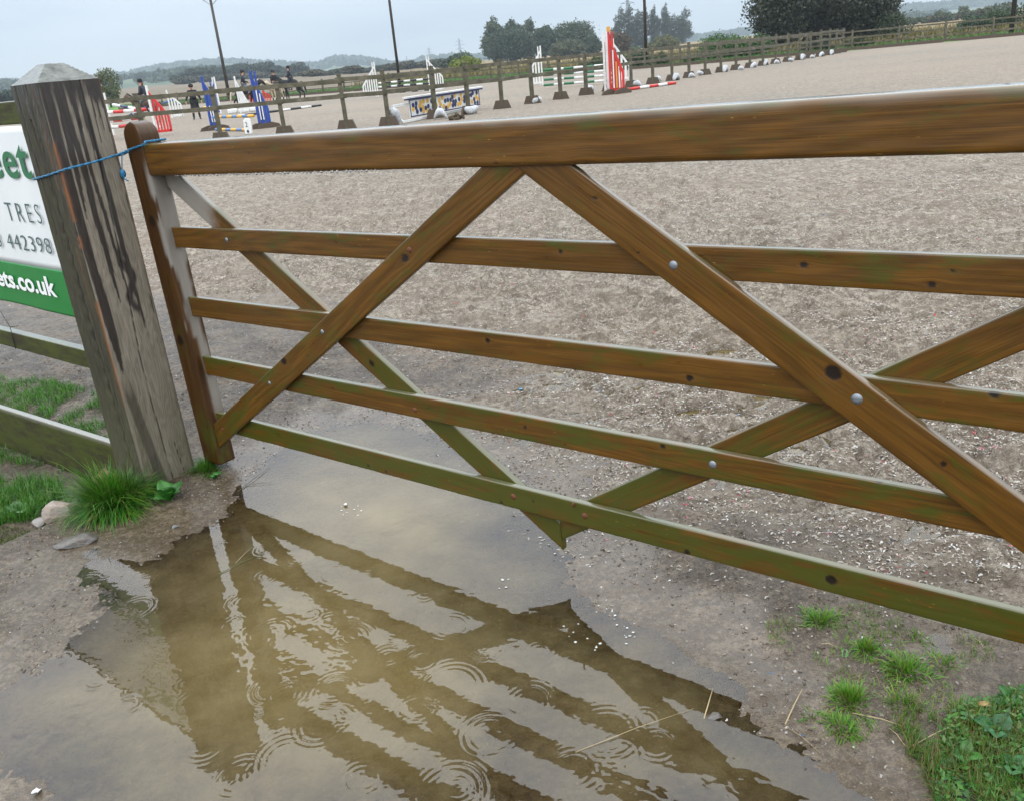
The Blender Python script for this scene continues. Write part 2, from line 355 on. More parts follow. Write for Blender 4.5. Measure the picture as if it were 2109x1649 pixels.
# ------------------------------------------------------------------ puddle with rain rings
def water_mat():
    m = NT('muddy_rain_water'); d = m.attr('depth'); p = m.pos()
    n = m.noise(p, 7, 5, .6)
    murk = m.ramp(n, [(.3, (.162, .120, .044)), (.7, (.212, .168, .080))])
    dn = m.math('ADD', d, m.math('MULTIPLY', m.math('SUBTRACT', n, .5), .010))
    fac = m.math('SUBTRACT', 1.0, m.math('POWER', 2.718, m.math('MULTIPLY', dn, -44.0)), True)
    t = m.t; dif = m.n('BsdfDiffuse'); m.set(dif.inputs[0], murk); tr = m.n('BsdfTransparent'); tr.inputs[0].default_value = (.80, .74, .60, 1)
    mx = m.n('MixShader'); m.set(mx.inputs[0], fac); t.links.new(tr.outputs[0], mx.inputs[1]); t.links.new(dif.outputs[0], mx.inputs[2])
    gl = m.n('BsdfGlossy'); gl.inputs['Roughness'].default_value = .02; fr = m.n('Fresnel'); fr.inputs['IOR'].default_value = 1.72
    bp = m.bump(m.noise(m.map(p, (1, 1, 1)), 22, 2, .5), .003, .10); m.set(gl.inputs['Normal'], bp); m.set(fr.inputs['Normal'], bp)
    m2 = m.n('MixShader'); m.set(m2.inputs[0], fr.outputs[0]); t.links.new(mx.outputs[0], m2.inputs[1]); t.links.new(gl.outputs[0], m2.inputs[2])
    t.nodes.remove(m.p); t.links.new(m2.outputs[0], m.out.inputs[0]); return m.m
def build_puddle():
    st = .0042; X = np.arange(-1.75, 1.25, st); Y = np.arange(1.12, 4.25, st)
    x, y = np.meshgrid(X, Y, indexing='ij'); z = np.zeros(x.shape)
    rings = [(930,1410,.075,1.2),(495,1600,.06,1.1),(1245,1505,.075,1.1),(590,1560,.06,1),(820,1150,.0,0),(875,1222,.028,1),(925,1290,.045,1.1),(480,1285,.035,1.2),(280,1250,.05,1.1),
             (200,1400,.03,1),(260,1450,.03,1),(640,1265,.025,1),(720,1310,.055,1.2),(800,1350,.04,1.1),(930,1625,.07,1),(745,1600,.04,1),(690,1420,.05,1.2),(560,1300,.055,1),(1110,1340,.03,.8),
             (300,1195,.03,1),(170,1200,.05,1),(385,1405,.025,1),(590,1425,.035,1.1),(1180,1580,.05,1),(1010,1510,.06,1),(460,1120,.02,1.1),(760,1165,.02,.8),(610,1150,.03,1),(690,1180,.04,1),
             (860,1455,.04,1),(420,1530,.05,1),(320,1540,.04,1),(660,1490,.06,1.2),(1090,1440,.05,1),(1330,1480,.03,.9),(545,1130,.03,1),(870,1240,.05,.9),(1000,1330,.05,.9),(350,1290,.06,1.1),(90,1440,.03,.8)]
    C = [(*at(px, py)[:2], r, a) for px, py, r, a in rings if a > 0]
    for _ in range(44):
        px, py = random.uniform(0, 1500), random.uniform(1120, 1649)
        c = at(px, py); C.append((c[0], c[1], random.uniform(.006, .045), random.uniform(.15, .9)))
    for _ in range(9):
        c = at(random.uniform(520, 1100), random.uniform(930, 1120)); C.append((c[0], c[1], random.uniform(.008, .02), .25))
    for cx_, cy_, r0, a in C:
        e = r0+.05; i0, i1 = np.searchsorted(X, [cx_-e, cx_+e]); j0, j1 = np.searchsorted(Y, [cy_-e, cy_+e])
        if i1 <= i0 or j1 <= j0: continue
        xx = x[i0:i1, j0:j1]-cx_; yy = y[i0:i1, j0:j1]-cy_; ang = np.arctan2(yy, xx); rr = np.hypot(xx, yy)
        lam = .012+.06*r0; wv = .010+.16*r0
        ph0 = cx_*91+cy_*57; amp = a*.00030/(1+r0*9)*np.clip(.55+.55*np.sin(ang+ph0)+.45*np.sin(ang*2.3+ph0*2)+.3*np.sin(ang*5.1+ph0*3), 0, 1.6); rr = rr*(1+.03*np.sin(ang*3+ph0))
        z[i0:i1, j0:j1] += amp*np.exp(-((rr-r0)/wv)**2)*np.cos(2*math.pi*(rr-r0)/lam)
    z += (fbm(x, y, 9, 2, 90)-.5)*.00035+((fbm(x*1.0+.3*y, y*1.0, 42, 2, 91)-.5)*.00055)*sst(2.9, 1.9, y)*sst(.40, .60, fbm(x, y, 3, 3, 92))
    h = height(x, y); dep = np.clip(WATER_Z-h, 0, 1)
    F = gridF(len(X), len(Y)); hf = (h < WATER_Z+.004).ravel(); keep = hf[F].any(1)
    F = F[keep]; us = np.unique(F); re = np.full(x.size, -1); re[us] = np.arange(len(us))
    V = np.stack([x, y, z+WATER_Z], -1).reshape(-1, 3)[us]
    me = npmesh('puddle', V, re[F], True, {'depth': dep.ravel()[us]})
    link('puddle_water', me, water_mat(), kind='structure')
build_puddle()

# ------------------------------------------------------------------ shredded fibre lying on the arena
def color_attr_mat(name, rough=.8, attr='col', var=.0, trans=0):
    m = NT(name); c = m.attr(attr, 'Color')
    if var: c = m.mix(m.math('MULTIPLY', m.noise(m.pos(), var, 3), .5), c, (.02, .02, .02), 'MIX')
    m.fin(c, rough)
    if trans:
        t = m.n('BsdfTranslucent'); m.set(t.inputs[0], c); mx = m.n('MixShader'); mx.inputs[0].default_value = trans
        m.t.links.new(m.p.outputs[0], mx.inputs[1]); m.t.links.new(t.outputs[0], mx.inputs[2]); m.t.links.new(mx.outputs[0], m.out.inputs[0])
    return m.m
def build_fibre():
    P = []
    tries = [(150000, 2.0, 4.6), (130000, 4.6, 9.0), (40000, 9, 18)]
    for n, y0, y1 in tries:
        y = rng.uniform(y0, y1, n); x = rng.uniform(-1, 1, n)*(y*.62+.4)
        d = arena_mask(x, y)*sst(.34, .62, fbm(x, y, 6, 3, 15))
        k = rng.random(n) < (d*.95+.02); k &= gside(x, y) < -.12
        P.append(np.stack([x[k], y[k]], -1))
    n = 2600; y = rng.uniform(1.3, 4.2, n); x = rng.uniform(-1, 1, n)*(y*.62)
    k = (height(x, y) > WATER_Z-.002) & (rng.random(n) < .5); P.append(np.stack([x[k], y[k]], -1))
    P = np.concatenate(P); n = len(P); h = height(P[:, 0], P[:, 1])
    sc = 1+np.clip(P[:, 1]-5, 0, 12)*.13
    L = rng.uniform(.002, .0085, n)*sc; Wd = rng.uniform(.0012, .0034, n)*sc
    mud = gside(P[:, 0], P[:, 1]) > -.12; L[mud] *= .75
    an = rng.uniform(0, 2*math.pi, n); tl = rng.normal(0, .35, n); bend = rng.normal(0, .9, n)
    V = np.zeros((n, 6, 3))
    a = an.copy(); c = np.stack([P[:, 0], P[:, 1], h+.002*sc], -1)
    for s in range(3):
        side = np.stack([-np.sin(a), np.cos(a), np.sin(tl)*.8], -1)*Wd[:, None]*(.6 if s != 1 else 1)
        V[:, 2*s] = c-side; V[:, 2*s+1] = c+side
        step = np.stack([np.cos(a), np.sin(a), np.abs(np.sin(tl*2))*.5*(1 if s == 0 else -1)], -1)*L[:, None]; c = c+step; a = a+bend
    b = np.arange(n)[:, None]*6
    F = np.concatenate([b+[0, 2, 3, 1], b+[2, 4, 5, 3]])
    base = np.array([(.50, .46, .40), (.62, .60, .56), (.36, .31, .25), (.26, .21, .165), (.42, .38, .33), (.12, .095, .075), (.34, .34, .35), (.72, .71, .69)])
    pr = [.24, .12, .20, .14, .16, .06, .05, .03]; col = base[rng.choice(8, n, p=pr)]
    r = rng.random(n); col[r < .008] = (.50, .03, .07); col[(r > .008) & (r < .013)] = (.62, .18, .28); col[(r > .013) & (r < .02)] = (.10, .22, .40)
    col[mud] *= .72; col *= .74
    me = npmesh('fibre', V.reshape(-1, 3), F, False, {'col': np.repeat(col, 6, 0)})
    link('shredded_fibre', me, color_attr_mat('shredded_textile', .85), kind='stuff', label='pale shredded textile fibre mixed into the arena sand', cat='arena fibre')
build_fibre()
def build_crumbs():
    n = 60000; y = 1.25+3.8*rng.random(n)**.8; x = rng.uniform(-1, 1, n)*(y*.66+.1); h = height(x, y); cl = fbm(x, y, 5, 4, 88)
    k = (h > WATER_Z-.001) & (arena_mask(x, y) < .6) & (rng.random(n) < sst(.39, .56, cl)*.9+.07); x, y, h = x[k], y[k], h[k]; n = len(x)
    b = np.array([(1, 1, 1), (-1, -1, 1), (-1, 1, -1), (1, -1, -1), (1, 1, -1), (-1, -1, -1)], float); b = b/np.linalg.norm(b, axis=1)[:, None]
    oc = np.array([(1, 0, 0), (-1, 0, 0), (0, 1, 0), (0, -1, 0), (0, 0, 1), (0, 0, -1)], float)
    V = oc[None]*rng.uniform(.5, 1.3, (n, 6, 1))*((.0012+.0055*rng.random(n)**2.2)[:, None, None])*np.stack([rng.uniform(.7, 1.6, n), rng.uniform(.7, 1.3, n), rng.uniform(.4, .8, n)], -1)[:, None, :]
    a = rng.uniform(0, 6.28, n); c, s = np.cos(a)[:, None], np.sin(a)[:, None]; V = np.stack([V[..., 0]*c-V[..., 1]*s, V[..., 0]*s+V[..., 1]*c, V[..., 2]], -1)+np.stack([x, y, h], -1)[:, None, :]
    f = np.array([(0, 2, 4), (2, 1, 4), (1, 3, 4), (3, 0, 4), (2, 0, 5), (1, 2, 5), (3, 1, 5), (0, 3, 5)]); F = (np.arange(n)[:, None, None]*6+f[None]).reshape(-1, 3)
    base = np.array([(.10, .075, .055), (.055, .04, .028), (.20, .165, .13), (.15, .12, .095), (.34, .31, .28)]); col = base[rng.choice(5, n, p=[.34, .26, .2, .16, .04])]
    link('mud_crumbs', npmesh('crumbs', V.reshape(-1, 3), F, True, {'col': np.repeat(col, 6, 0)}), color_attr_mat('mud_crumb', .6), kind='stuff', label='small crumbs of wet mud and grit scattered by the puddle', cat='grit')
build_crumbs()
# ------------------------------------------------------------------ gate
def board(name, L, w, t, mat, parent, loc, ang=0.0, knots=(), green=(.2, .3), k0=0.0, k1=0.0, rad=.004, topgreen=.25, grey=None, st=.006, sag=None, axis_up=False, n_front=14, group=None):
    """timber along local X (0..L), width w along local Z, thickness t along local Y; ends cut on the skew with k0, k1"""
    hw, ht = w/2, t/2; prof = []
    def arc(cy_, cz_, a0, a1):
        for i in range(4):
            a = a0+(a1-a0)*i/3; prof.append((cy_+rad*math.cos(a), cz_+rad*math.sin(a)))
    arc(-ht+rad, -hw+rad, -math.pi/2, -math.pi)                        # front bottom edge
    prof += [(-ht, z) for z in np.linspace(-hw+rad, hw-rad, n_front)[1:-1]]
    arc(-ht+rad, hw-rad, math.pi, math.pi/2)
    prof += [(y, hw) for y in np.linspace(-ht+rad, ht-rad, 5)[1:-1]]
    arc(ht-rad, hw-rad, math.pi/2, 0)
    prof += [(ht, z) for z in np.linspace(hw-rad, -hw+rad, 6)[1:-1]]
    arc(ht-rad, -hw+rad, 0, -math.pi/2)
    prof += [(y, -hw) for y in np.linspace(ht-rad, -ht+rad, 5)[1:-1]]
    P = np.array(prof); m = len(P); nx = max(2, int(L/st)); s = np.linspace(0, 1, nx)
    x = (0+k0*P[None, :, 1])*(1-s[:, None])+(L+k1*P[None, :, 1])*s[:, None]
    y = np.repeat(P[None, :, 0], nx, 0); z = np.repeat(P[None, :, 1], nx, 0)
    dsp = (fbm(x*1., z*4+y*4+L, 14, 3, 50)-.5)*.0012
    y2 = y+dsp*np.sign(y)*(np.abs(y) > ht*.8); z2 = z+dsp*np.sign(z)*(np.abs(z) > hw*.9)
    if sag: z2 = z2+sag*(s[:, None]-.5)**2
    gz = z.copy(); gx = x.copy(); kn = np.zeros(x.shape)
    for kx, kz, kr in knots:
        dx = x-kx; dz = z-kz; e = np.exp(-(dx/(kr*3.2))**2)
        gz = gz-np.sign(dz)*kr*.95*e*np.exp(-np.abs(dz)/(kr*2.2)); d = np.hypot(dx*.85, dz)
        f = (y < -ht*.6)*sst(kr*1.12, kr*.72, d); kn = np.maximum(kn, f)
        y2 = y2+f*.0012
    gr = green[0]+(green[1]-green[0])*s[:, None]+topgreen*np.exp(-(hw-z)/(w*.16))*(y < ht*.9)+.10*fbm(x, z*2, 3, 3, int(L*100))-.05
    gg = np.zeros(x.shape) if grey is None else grey(x, y, z)
    V = np.stack([x, y2, z2], -1).reshape(-1, 3)
    i, j = np.meshgrid(np.arange(nx-1), np.arange(m), indexing='ij'); j2 = (j+1) % m
    F = np.stack([i*m+j, i*m+j2, (i+1)*m+j2, (i+1)*m+j], -1).reshape(-1, 4)[:, ::-1]
    at_ = {'gc': np.stack([gx, y*.8, gz], -1).reshape(-1, 3), 'knot': kn.ravel(), 'green': gr.ravel(), 'grey': gg.ravel(), 'top': sst(hw-.0035, hw-.0008, z).ravel()}
    # end caps as fans of quads folded to the centre
    c0 = len(V); V = np.concatenate([V, [V[:m].mean(0)], [V[-m:].mean(0)]])
    for k in at_: at_[k] = np.concatenate([at_[k], at_[k][:1], at_[k][-1:]])
    me = bpy.data.meshes.new(name); caps = [(c0, a, (a+1) % m) for a in range(m)]+[(c0+1, (nx-1)*m+(a+1) % m, (nx-1)*m+a) for a in range(m)]
    me.from_pydata(V.tolist(), [], F.tolist()+caps); me.update()
    for k, a in at_.items():
        a = np.asarray(a, np.float32)
        if a.ndim == 1: q = me.attributes.new(k, 'FLOAT', 'POINT'); q.data.foreach_set('value', a)
        else: q = me.attributes.new(k, 'FLOAT_VECTOR', 'POINT'); q.data.foreach_set('vector', a.ravel())
    sm = np.ones(len(me.polygons), bool); sm[-2*m:] = False; me.polygons.foreach_set('use_smooth', sm)
    return link(name, me, mat, parent, loc, (0, -ang, 0))
def gate_uz(px, py, off=0.0):
    r = ray(px, py); O = np.array([0, G_D, 0.]); n = np.array([GN[0], GN[1], 0.]); O = O+n*off
    t = ((O-[0, 0, CAM_H]) @ n)/(r @ n); P = np.array([0, 0, CAM_H])+t*r; u = (P-O) @ np.array([GD[0], GD[1], 0]); return u, P[2]-.0185*u
def build_gate():
    g = empty('field_gate', (0, G_D, 0), G_YAW, label='brown varnished five-bar timber field gate with crossed braces over the puddle', cat='gate')
    g.rotation_euler = (0, -.0185, G_YAW)
    def onbar(px, py, off, ang, x0, z0):     # pixel -> local coords of a board starting at x0,z0 with angle ang
        u, z = gate_uz(px, py, off); du, dz = u-x0, z-z0; c, s = math.cos(ang), math.sin(ang)
        return du*c+dz*s, -du*s+dz*c
    # bars
    bars = [('rail_bar', .977, [(1166, 519, .006), (1673, 547, .008), (1940, 588, .008), (700, 500, .004), (1985, 560, .004)], (.10, .22)),
            ('rail_bar', .7126, [(1012, 703, .008), (1430, 780, .009), (2065, 812, .010)], (.12, .24)),
            ('rail_bar', .4757, [(1087, 881, .006), (1371, 920, .007), (690, 800, .004), (1170, 916, .003), (1820, 990, .009)], (.36, .30)),
            ('rail_bar', .2397, [(760, 958, .006), (797, 970, .006), (1035, 1035, .006), (1418, 1137, .008), (1716, 1195, .013), (1100, 1032, .004)], (.70, .66))]
    for nm, z, kn, gr in bars:
        ks = [(*onbar(px, py, 0, 0, -1.52, z), r) for px, py, r in kn]
        gf = None
        if z < .3:
            gf = lambda x, y, zz: sst(.05, .08, x)*sst(.135, .10, x+zz*.3+(fbm(x, zz, 60, 2, 3)-.5)*.03)*(y < 0)*.75
        board(nm, 3.42, .0765, .022, M_gate, g, (-1.52, .011, z), 0, ks, gr, topgreen=.28 if z > .3 else .12, grey=gf)
    # top rail
    board('top_rail', 3.47, .112, .080, M_gate, g, (-1.512, .005, 1.2585), 0, [(*onbar(1225, 345, .035, 0, -1.512, 1.2585), .012), (*onbar(1037, 337, .035, 0, -1.512, 1.2585), .003), (*onbar(1115, 333, .035, 0, -1.512, 1.2585), .003)],
          (-.05, .10), rad=.011, topgreen=.42, st=.008, n_front=22,
          grey=lambda x, y, z: sst(.030, .052, z)*.45*sst(.2, 1.0, x)*(y < .03)*fbm(x, z, 8, 3, 8)*1.2)
    # braces: front pair make the peak, back pair the V
    def brace(nm, u0, z0, u1, z1, w, yc, kn, gr, k0, k1, grey=None, tg=.15):
        a = math.atan2(z1-z0, u1-u0); L = math.hypot(u1-u0, z1-z0); off = -yc+.011
        ks = [(*onbar(px, py, off, a, u0, z0), r) for px, py, r in kn]
        return board(nm, L, w, .0215, M_gate, g, (u0, yc, z0), a, ks, gr, k0(a), k1(a), topgreen=tg, grey=grey)
    vert = lambda a: math.tan(a); hor = lambda a: -1/math.tan(a)
    s = .635
    brace('brace', -1.517, .810-s*.988, .098, .810+s*.627-.001, .087, -.0112, [(843, 533, .013), (588, 745, .014), (872, 728-0, .004), (640, 735, .004)], (.30, .02), vert, hor)
    s = -.66
    brace('brace', .186, .872+.66*.514, 1.88, .872-.66*1.18, .0925, -.0118, [(1730, 770, .017), (1240, 408, .005), (1955, 958, .006), (1330, 520, .004)], (.06, .14), hor, vert)
    s = -.655
    gq = lambda x, y, z: sst(.33, .24, x+z*.5+(fbm(x, z, 40, 3, 3)-.5)*.05)*.85
    brace('brace', -1.512, .607+.655*.912, .1225, .607-.655*.7225, .078, .0335, [(770, 750, .011), (395, 395, .010)], (.05, .75), vert, vert, grey=gq)
    brace('brace', .1235, .595-.63*.6765, 1.88, .595+.63*1.08, .078, .0335, [], (.75, -.1), vert, vert)
    # slam stile with a rounded head, its inner face worn grey in streaks
    def stile(u0, u1, z0, z1, nm):
        w, dp = u1-u0, .080; n = 200; H = z1-z0
        def gy(x, y, z):
            f = sst(-.02, .0, -z-w/2+.012)       # inner side face
            return f*sst(1.22, 1.12, x)*sst(.51, .57, fbm(x*.35, y*6, 9, 4, 18)+.04*sst(.3, 1.2, x)-.025)*sst(.05, .3, x)*.75
        o = board(nm, H, w, dp, M_stile, g, ((u0+u1)/2, .003, z0), math.pi/2, [(.98, .0, .02), (.52, .01, .02)], (.30, -.1), rad=.012, topgreen=0, grey=gy, st=.008)
        me = o.data
        for v in me.vertices:                     # round the head
            d = v.co.x-(H-w*.5)
            if d > 0:
                v.co.z *= math.sqrt(max(0.0, 1-min(1, d/(w*.5))**2.2)); v.co.y *= 1-.22*min(1, d/(w*.5))**3
        return o
    stile(-1.6235, -1.512, .062, 1.392, 'stile'); stile(1.86, 1.975, .06, 1.50, 'stile')
    # coach bolts
    def bolt(px, py, off, mat, r):
        u, z = gate_uz(px, py, off+.002); b = MB(); r *= .8; b.ball((0, 0, 0), r, 14, 8, (1, .38, 1)); b.tube([(0, .004, 0), (0, -.0008, 0)], r*1.2, 16)
        b.build('bolt', mat, g, True, loc=(u, -off, z))
    for px, py, off, mm, r in [(472, 495, 0, M_steel, .0085), (852, 516, .022, M_rust, .009), (1401, 548, .022, M_steel, .011), (668, 685, .022, M_steel, .0085), (557, 790, .022, M_steel, .008),
                               (1778, 824, .022, M_steel, .0125), (858, 845, 0, M_rust, .009), (1474, 958, 0, M_steel, .0105), (1059, 1023, 0, M_rust, .010), (1206, 1063, 0, M_rust, .010), (458, 884, .022, M_rust, .006)]:
        bolt(px, py, off, mm, r)
    u, z = gate_uz(1186, 1040, .0); b = MB(); b.tube([(u, .004, z-.004), (u, -.006, z-.001), (u+.002, -.013, z+.006), (u+.006, -.012, z+.015)], [.003, .003, .0028, .0022], 8)
    b.build('bent_nail', M_rust, g, True)
    # raindrops hanging below the top rail
    wm = NT('water_drop'); wm.fin((.9, .93, .95), .02, IOR=1.33, Transmission_Weight=.9)
    b = MB()
    for i in range(58):
        x = -1.36+i*.0175+random.uniform(-.005, .005)
        if x > -.35 and random.random() < .55: continue
        b.ball((x, -.030+random.uniform(-.003, .004), 1.2025), random.uniform(.0028, .0048), 8, 6, (1, 1, 1.05))
    b.build('water_drops', wm.m, g, True, kind='stuff')
    return g
GATE = build_gate()

# ------------------------------------------------------------------ big gate post
def P3(off, t, z=0.0):        # post / fence frame: off along PA (into the gateway side), t along PB (to the left), z up
    q = PC+PA*off+PB*t; return Vector((q[0], q[1], z))
def post_mat():
    m = NT('weathered_oak'); g = m.attr('gc', 'Vector'); wet = m.attr('wet'); org = m.attr('orange'); grn = m.attr('green'); crk = m.attr('crack'); dk = m.attr('dark')
    big = m.noise(m.map(g, (9, 9, 1.6)), 1, 4, .5); ring = m.math('ADD', m.math('MULTIPLY', m.math('SINE', m.math('MULTIPLY', big, 120.0)), .5), .5)
    fine = m.noise(m.map(g, (300, 300, 4)), 1, 4, .65); mot = m.noise(m.map(g, (40, 40, 12)), 1, 5, .65)
    v = m.math('ADD', m.math('MULTIPLY', ring, .10), m.math('ADD', m.math('MULTIPLY', fine, .62), m.math('MULTIPLY', mot, .3)))
    dry = m.ramp(v, [(.30, (.082, .068, .049)), (.75, (.285, .248, .195)), (.5, (.178, .154, .118))])
    wetc = m.ramp(v, [(.3, (.011, .009, .008)), (.8, (.062, .050, .042)), (.55, (.030, .024, .020))])
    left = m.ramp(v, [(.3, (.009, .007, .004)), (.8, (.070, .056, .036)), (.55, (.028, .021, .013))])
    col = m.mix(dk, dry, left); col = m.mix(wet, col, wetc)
    col = m.mix(m.math('MULTIPLY', org, m.ramp(mot, [(.3, .3), (.6, 1.)])), col, (.24, .075, .018))
    col = m.mix(m.math('MULTIPLY', grn, m.ramp(mot, [(.35, .2), (.6, .9)])), col, (.048, .052, .014))
    col = m.mix(crk, col, (.006, .005, .004))
    h = m.math('ADD', m.math('MULTIPLY', fine, .6), m.math('MULTIPLY', ring, .2))
    r = m.mix(wet, .72, .33)
    return m.fin(col, r, m.bump(h, .0022, .8))
def build_post():
    Wd = .2185; z0, z1 = -.15, 1.515; rad = .006
    # perimeter parameter s: 0..W front face (from left edge to corner), W..2W inner face, then the two hidden faces
    n1 = 62; nz = 420
    s = np.concatenate([np.linspace(0, Wd, n1, endpoint=False), np.linspace(Wd, 2*Wd, n1, endpoint=False), np.linspace(2*Wd, 3*Wd, 12, endpoint=False), np.linspace(3*Wd, 4*Wd, 12, endpoint=False)])
    z = np.linspace(z0, z1, nz); S_, Z = np.meshgrid(s, z, indexing='ij')
    fc = (S_/Wd).astype(int); f = S_/Wd-fc                     # face index and fraction
    hh = (Z-z0)/(z1-z0); up = Z/z1
    # crack centre lines (fraction across face as a function of height)
    def crack(face, fz, w, depth):
        c = np.interp(Z, [a for a, _ in fz], [b for _, b in fz])+.012*(fbm(Z, Z*0, 9, 3, face*7+3)-.5)*2
        d = np.abs(f-c)*Wd; m = (fc == face) & (Z > fz[0][0]) & (Z < fz[-1][0])
        return m*np.exp(-(d/w)**2), depth
    ck = np.zeros(S_.shape); dsp = np.zeros(S_.shape)
    for face, fz, w, dpt in [(1, [(-.05, .53), (.5, .50), (.9, .60), (1.25, .66), (1.515, .66)], .0016, .008), (1, [(-.05, .80), (.16, .72)], .0011, .004), (1, [(1.3, .47), (1.515, .5)], .001, .003),
                             (0, [(-.05, .72), (.35, .60), (.8, .52), (1.18, .52), (1.4, .45)], .0042, .012), (0, [(1.0, .25), (1.515, .2)], .002, .005), (0, [(1.1, .62), (1.515, .58)], .0016, .004), (0, [(.2, .80), (.75, .72)], .0015, .004), (1, [(.55, .93), (1.2, .95)], .0010, .002)]:
        e, dd = crack(face, fz, w, dpt); ck = np.maximum(ck, e); dsp = dsp+e*dd
    grain = fbm(S_*1., Z*.012, 150, 3, 12)+.5*fbm(S_, Z*.02, 60, 2, 44)
    cath = fbm(S_, Z*.16, 16, 3, 13); rings = .5+.5*np.sin(cath*90)
    dsp = dsp+(grain-.75)*.0014+(fc == 0)*rings*.0014+(fbm(S_, Z, 5, 3, 5)-.5)*.004
    dsp = dsp+(fc == 0)*np.exp(-((f-np.interp(Z, [.0, .6, 1.2], [.68, .53, .5]))/.10)**2)*sst(1.35, 1.1, Z)*.008*(1-.5*np.sin(Z*95+f*20))*.6
    # dark rain streaks running down from the head
    st = np.zeros(S_.shape)
    def streak(face, f0, f1, wd, zb, soft=.12):
        c = f0+(f1-f0)*(1-(Z-zb)/(1.515-zb))+.03*(fbm(Z, Z*0+face, 4, 3, int(f0*90))-.5)*2
        tp = np.clip((Z-zb)/.22, 0, 1)**.6; w = wd*tp*(.75+.5*fbm(Z, Z*0+f0, 7, 3, int(f0*50)+9))
        return (fc == face)*(Z > zb)*sst(1., 1-soft, np.abs(f-c)/np.maximum(w, 1e-4))
    for a in [(1, .07, .12, .085, .48), (1, .26, .20, .050, 1.05), (1, .33, .40, .052, .74), (1, .44, .56, .032, .80), (1, .57, .60, .03, 1.24), (1, .62, .72, .040, .62), (1, .74, .76, .022, 1.30), (1, .84, .87, .026, 1.33), (1, .93, .94, .022, 1.22),
              (1, .50, .50, .018, 1.22), (0, .88, .92, .05, .9), (0, .70, .74, .05, 1.1), (0, .5, .46, .04, 1.2), (0, .25, .2, .04, 1.15)]:
        st = np.maximum(st, streak(*a))
    band = (fc == 1)*sst(.50, .44, f+(.10-.0)*sst(.6, 0., Z)*0+(fbm(Z, f, 6, 3, 2)-.5)*.12-.0)*sst(.42, .36, Z)*sst(.0, .06, f-.04)*sst(-.03, .05, Z)
    c2 = np.interp(Z, [.0, .45], [.34, .12]); band = (fc == 1)*sst(.11, .07, np.abs(f-c2-.02*(fbm(Z, Z*0, 8, 2, 3)-.5)))*sst(.48, .36, Z)*sst(-.02, .03, Z)
    top = (Z > 1.36)*sst(1.40, 1.50, Z+.10*(fbm(S_, Z*.2, 40, 3, 4)-.5)*2)
    st = np.clip(np.maximum(np.maximum(st, band*.75), top), 0, 1)
    blot = (fc == 1)*sst(.10, .05, np.hypot((f-.64-.06*np.sin(Z*40)), (Z-.82)*.55)+.05*(fbm(f*3, Z*5, 4, 3, 7)-.5)); st = np.maximum(st, blot)
    org = np.exp(-((S_-Wd*.985)/(.004+.009*fbm(S_*0, Z, 14, 3, 31)))**2)*sst(.44, .52, fbm(S_*0, Z, 7, 4, 8))*sst(.25, .6, Z)
    org = np.maximum(org, (fc == 1)*sst(.965, .985, f)*sst(.4, .7, Z)*.6+(fc == 2)*(f < .1)*.8); org = np.maximum(org, (fc == 0)*sst(.09, .0, np.abs(f-.8))*sst(.30, .6, fbm(S_, Z*.3, 30, 3, 5))*sst(.5, .9, Z)*.30)
    grn = (fc == 0)*(.35+.5*sst(.15, .0, f)+.4*sst(.6, .0, Z))+(fc == 1)*sst(.75, .05, Z)*(.30+.45*np.exp(-((f-.16)/.10)**2)+.35*sst(.55, .95, f)*sst(.55, .15, Z)); grn = np.clip(grn, 0, 1)*(1-.6*st)
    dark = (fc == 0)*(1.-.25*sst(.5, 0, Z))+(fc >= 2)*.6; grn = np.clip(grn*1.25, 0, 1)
    # positions
    a = np.zeros(S_.shape); t = np.zeros(S_.shape)
    a = np.where(fc == 0, 0, np.where(fc == 1, f*Wd, np.where(fc == 2, Wd, (1-f)*Wd)))
    t = np.where(fc == 0, (1-f)*Wd, np.where(fc == 1, 0, np.where(fc == 2, f*Wd, Wd)))
    ca, ct = a-Wd/2, t-Wd/2                                  # round the corners and push the surface in
    R_ = np.maximum(np.abs(ca), np.abs(ct)); co = np.minimum(np.abs(ca), np.abs(ct)); rr = sst(R_-.012, R_, co)
    k = 1-rr*.028; ca *= k; ct *= k
    na = np.where(fc == 1, 0, np.where(fc == 3, 0, np.where(fc == 0, 1, -1))); nt = np.where(fc == 1, 1, np.where(fc == 3, -1, 0))
    ed = sst(0, .03, f)*sst(1, .97, f); ca = ca+na*dsp*ed; ct = ct+nt*dsp*ed
    rot = 1+.012*sst(.3, 0, Z)*fbm(S_, Z, 8, 2, 3); ca *= rot; ct *= rot
    X = PC[0]+PA[0]*(ca+Wd/2)+PB[0]*(ct+Wd/2); Y = PC[1]+PA[1]*(ca+Wd/2)+PB[1]*(ct+Wd/2)
    cen = P3(Wd/2, Wd/2)
    V = np.stack([X-cen.x, Y-cen.y, Z], -1).reshape(-1, 3); n = len(s)
    i, j = np.meshgrid(np.arange(n), np.arange(nz-1), indexing='ij'); i2 = (i+1) % n
    F = np.stack([i*nz+j, i2*nz+j, i2*nz+j+1, i*nz+j+1], -1).reshape(-1, 4)
    gc = np.stack([a+t*.0+S_*0, t, Z], -1).reshape(-1, 3)
    me = npmesh('post_shaft', V, F, True, {'gc': gc, 'wet': st.ravel(), 'orange': org.ravel(), 'green': grn.ravel(), 'crack': sst(.25, .8, ck).ravel(), 'dark': dark.ravel()})
    post = empty('gate_post', (cen.x, cen.y, 0), label='thick weathered grey gate post with a sloping four-sided top and dark rain streaks', cat='gate post')
    link('shaft', me, post_mat(), post)
    # weathered four-sided top
    m = NT('wet_end_grain'); p = m.coord(); nn = m.noise(p, 30, 5, .65); n2 = m.noise(m.map(p, (8, 8, 60)), 3, 3, .5)
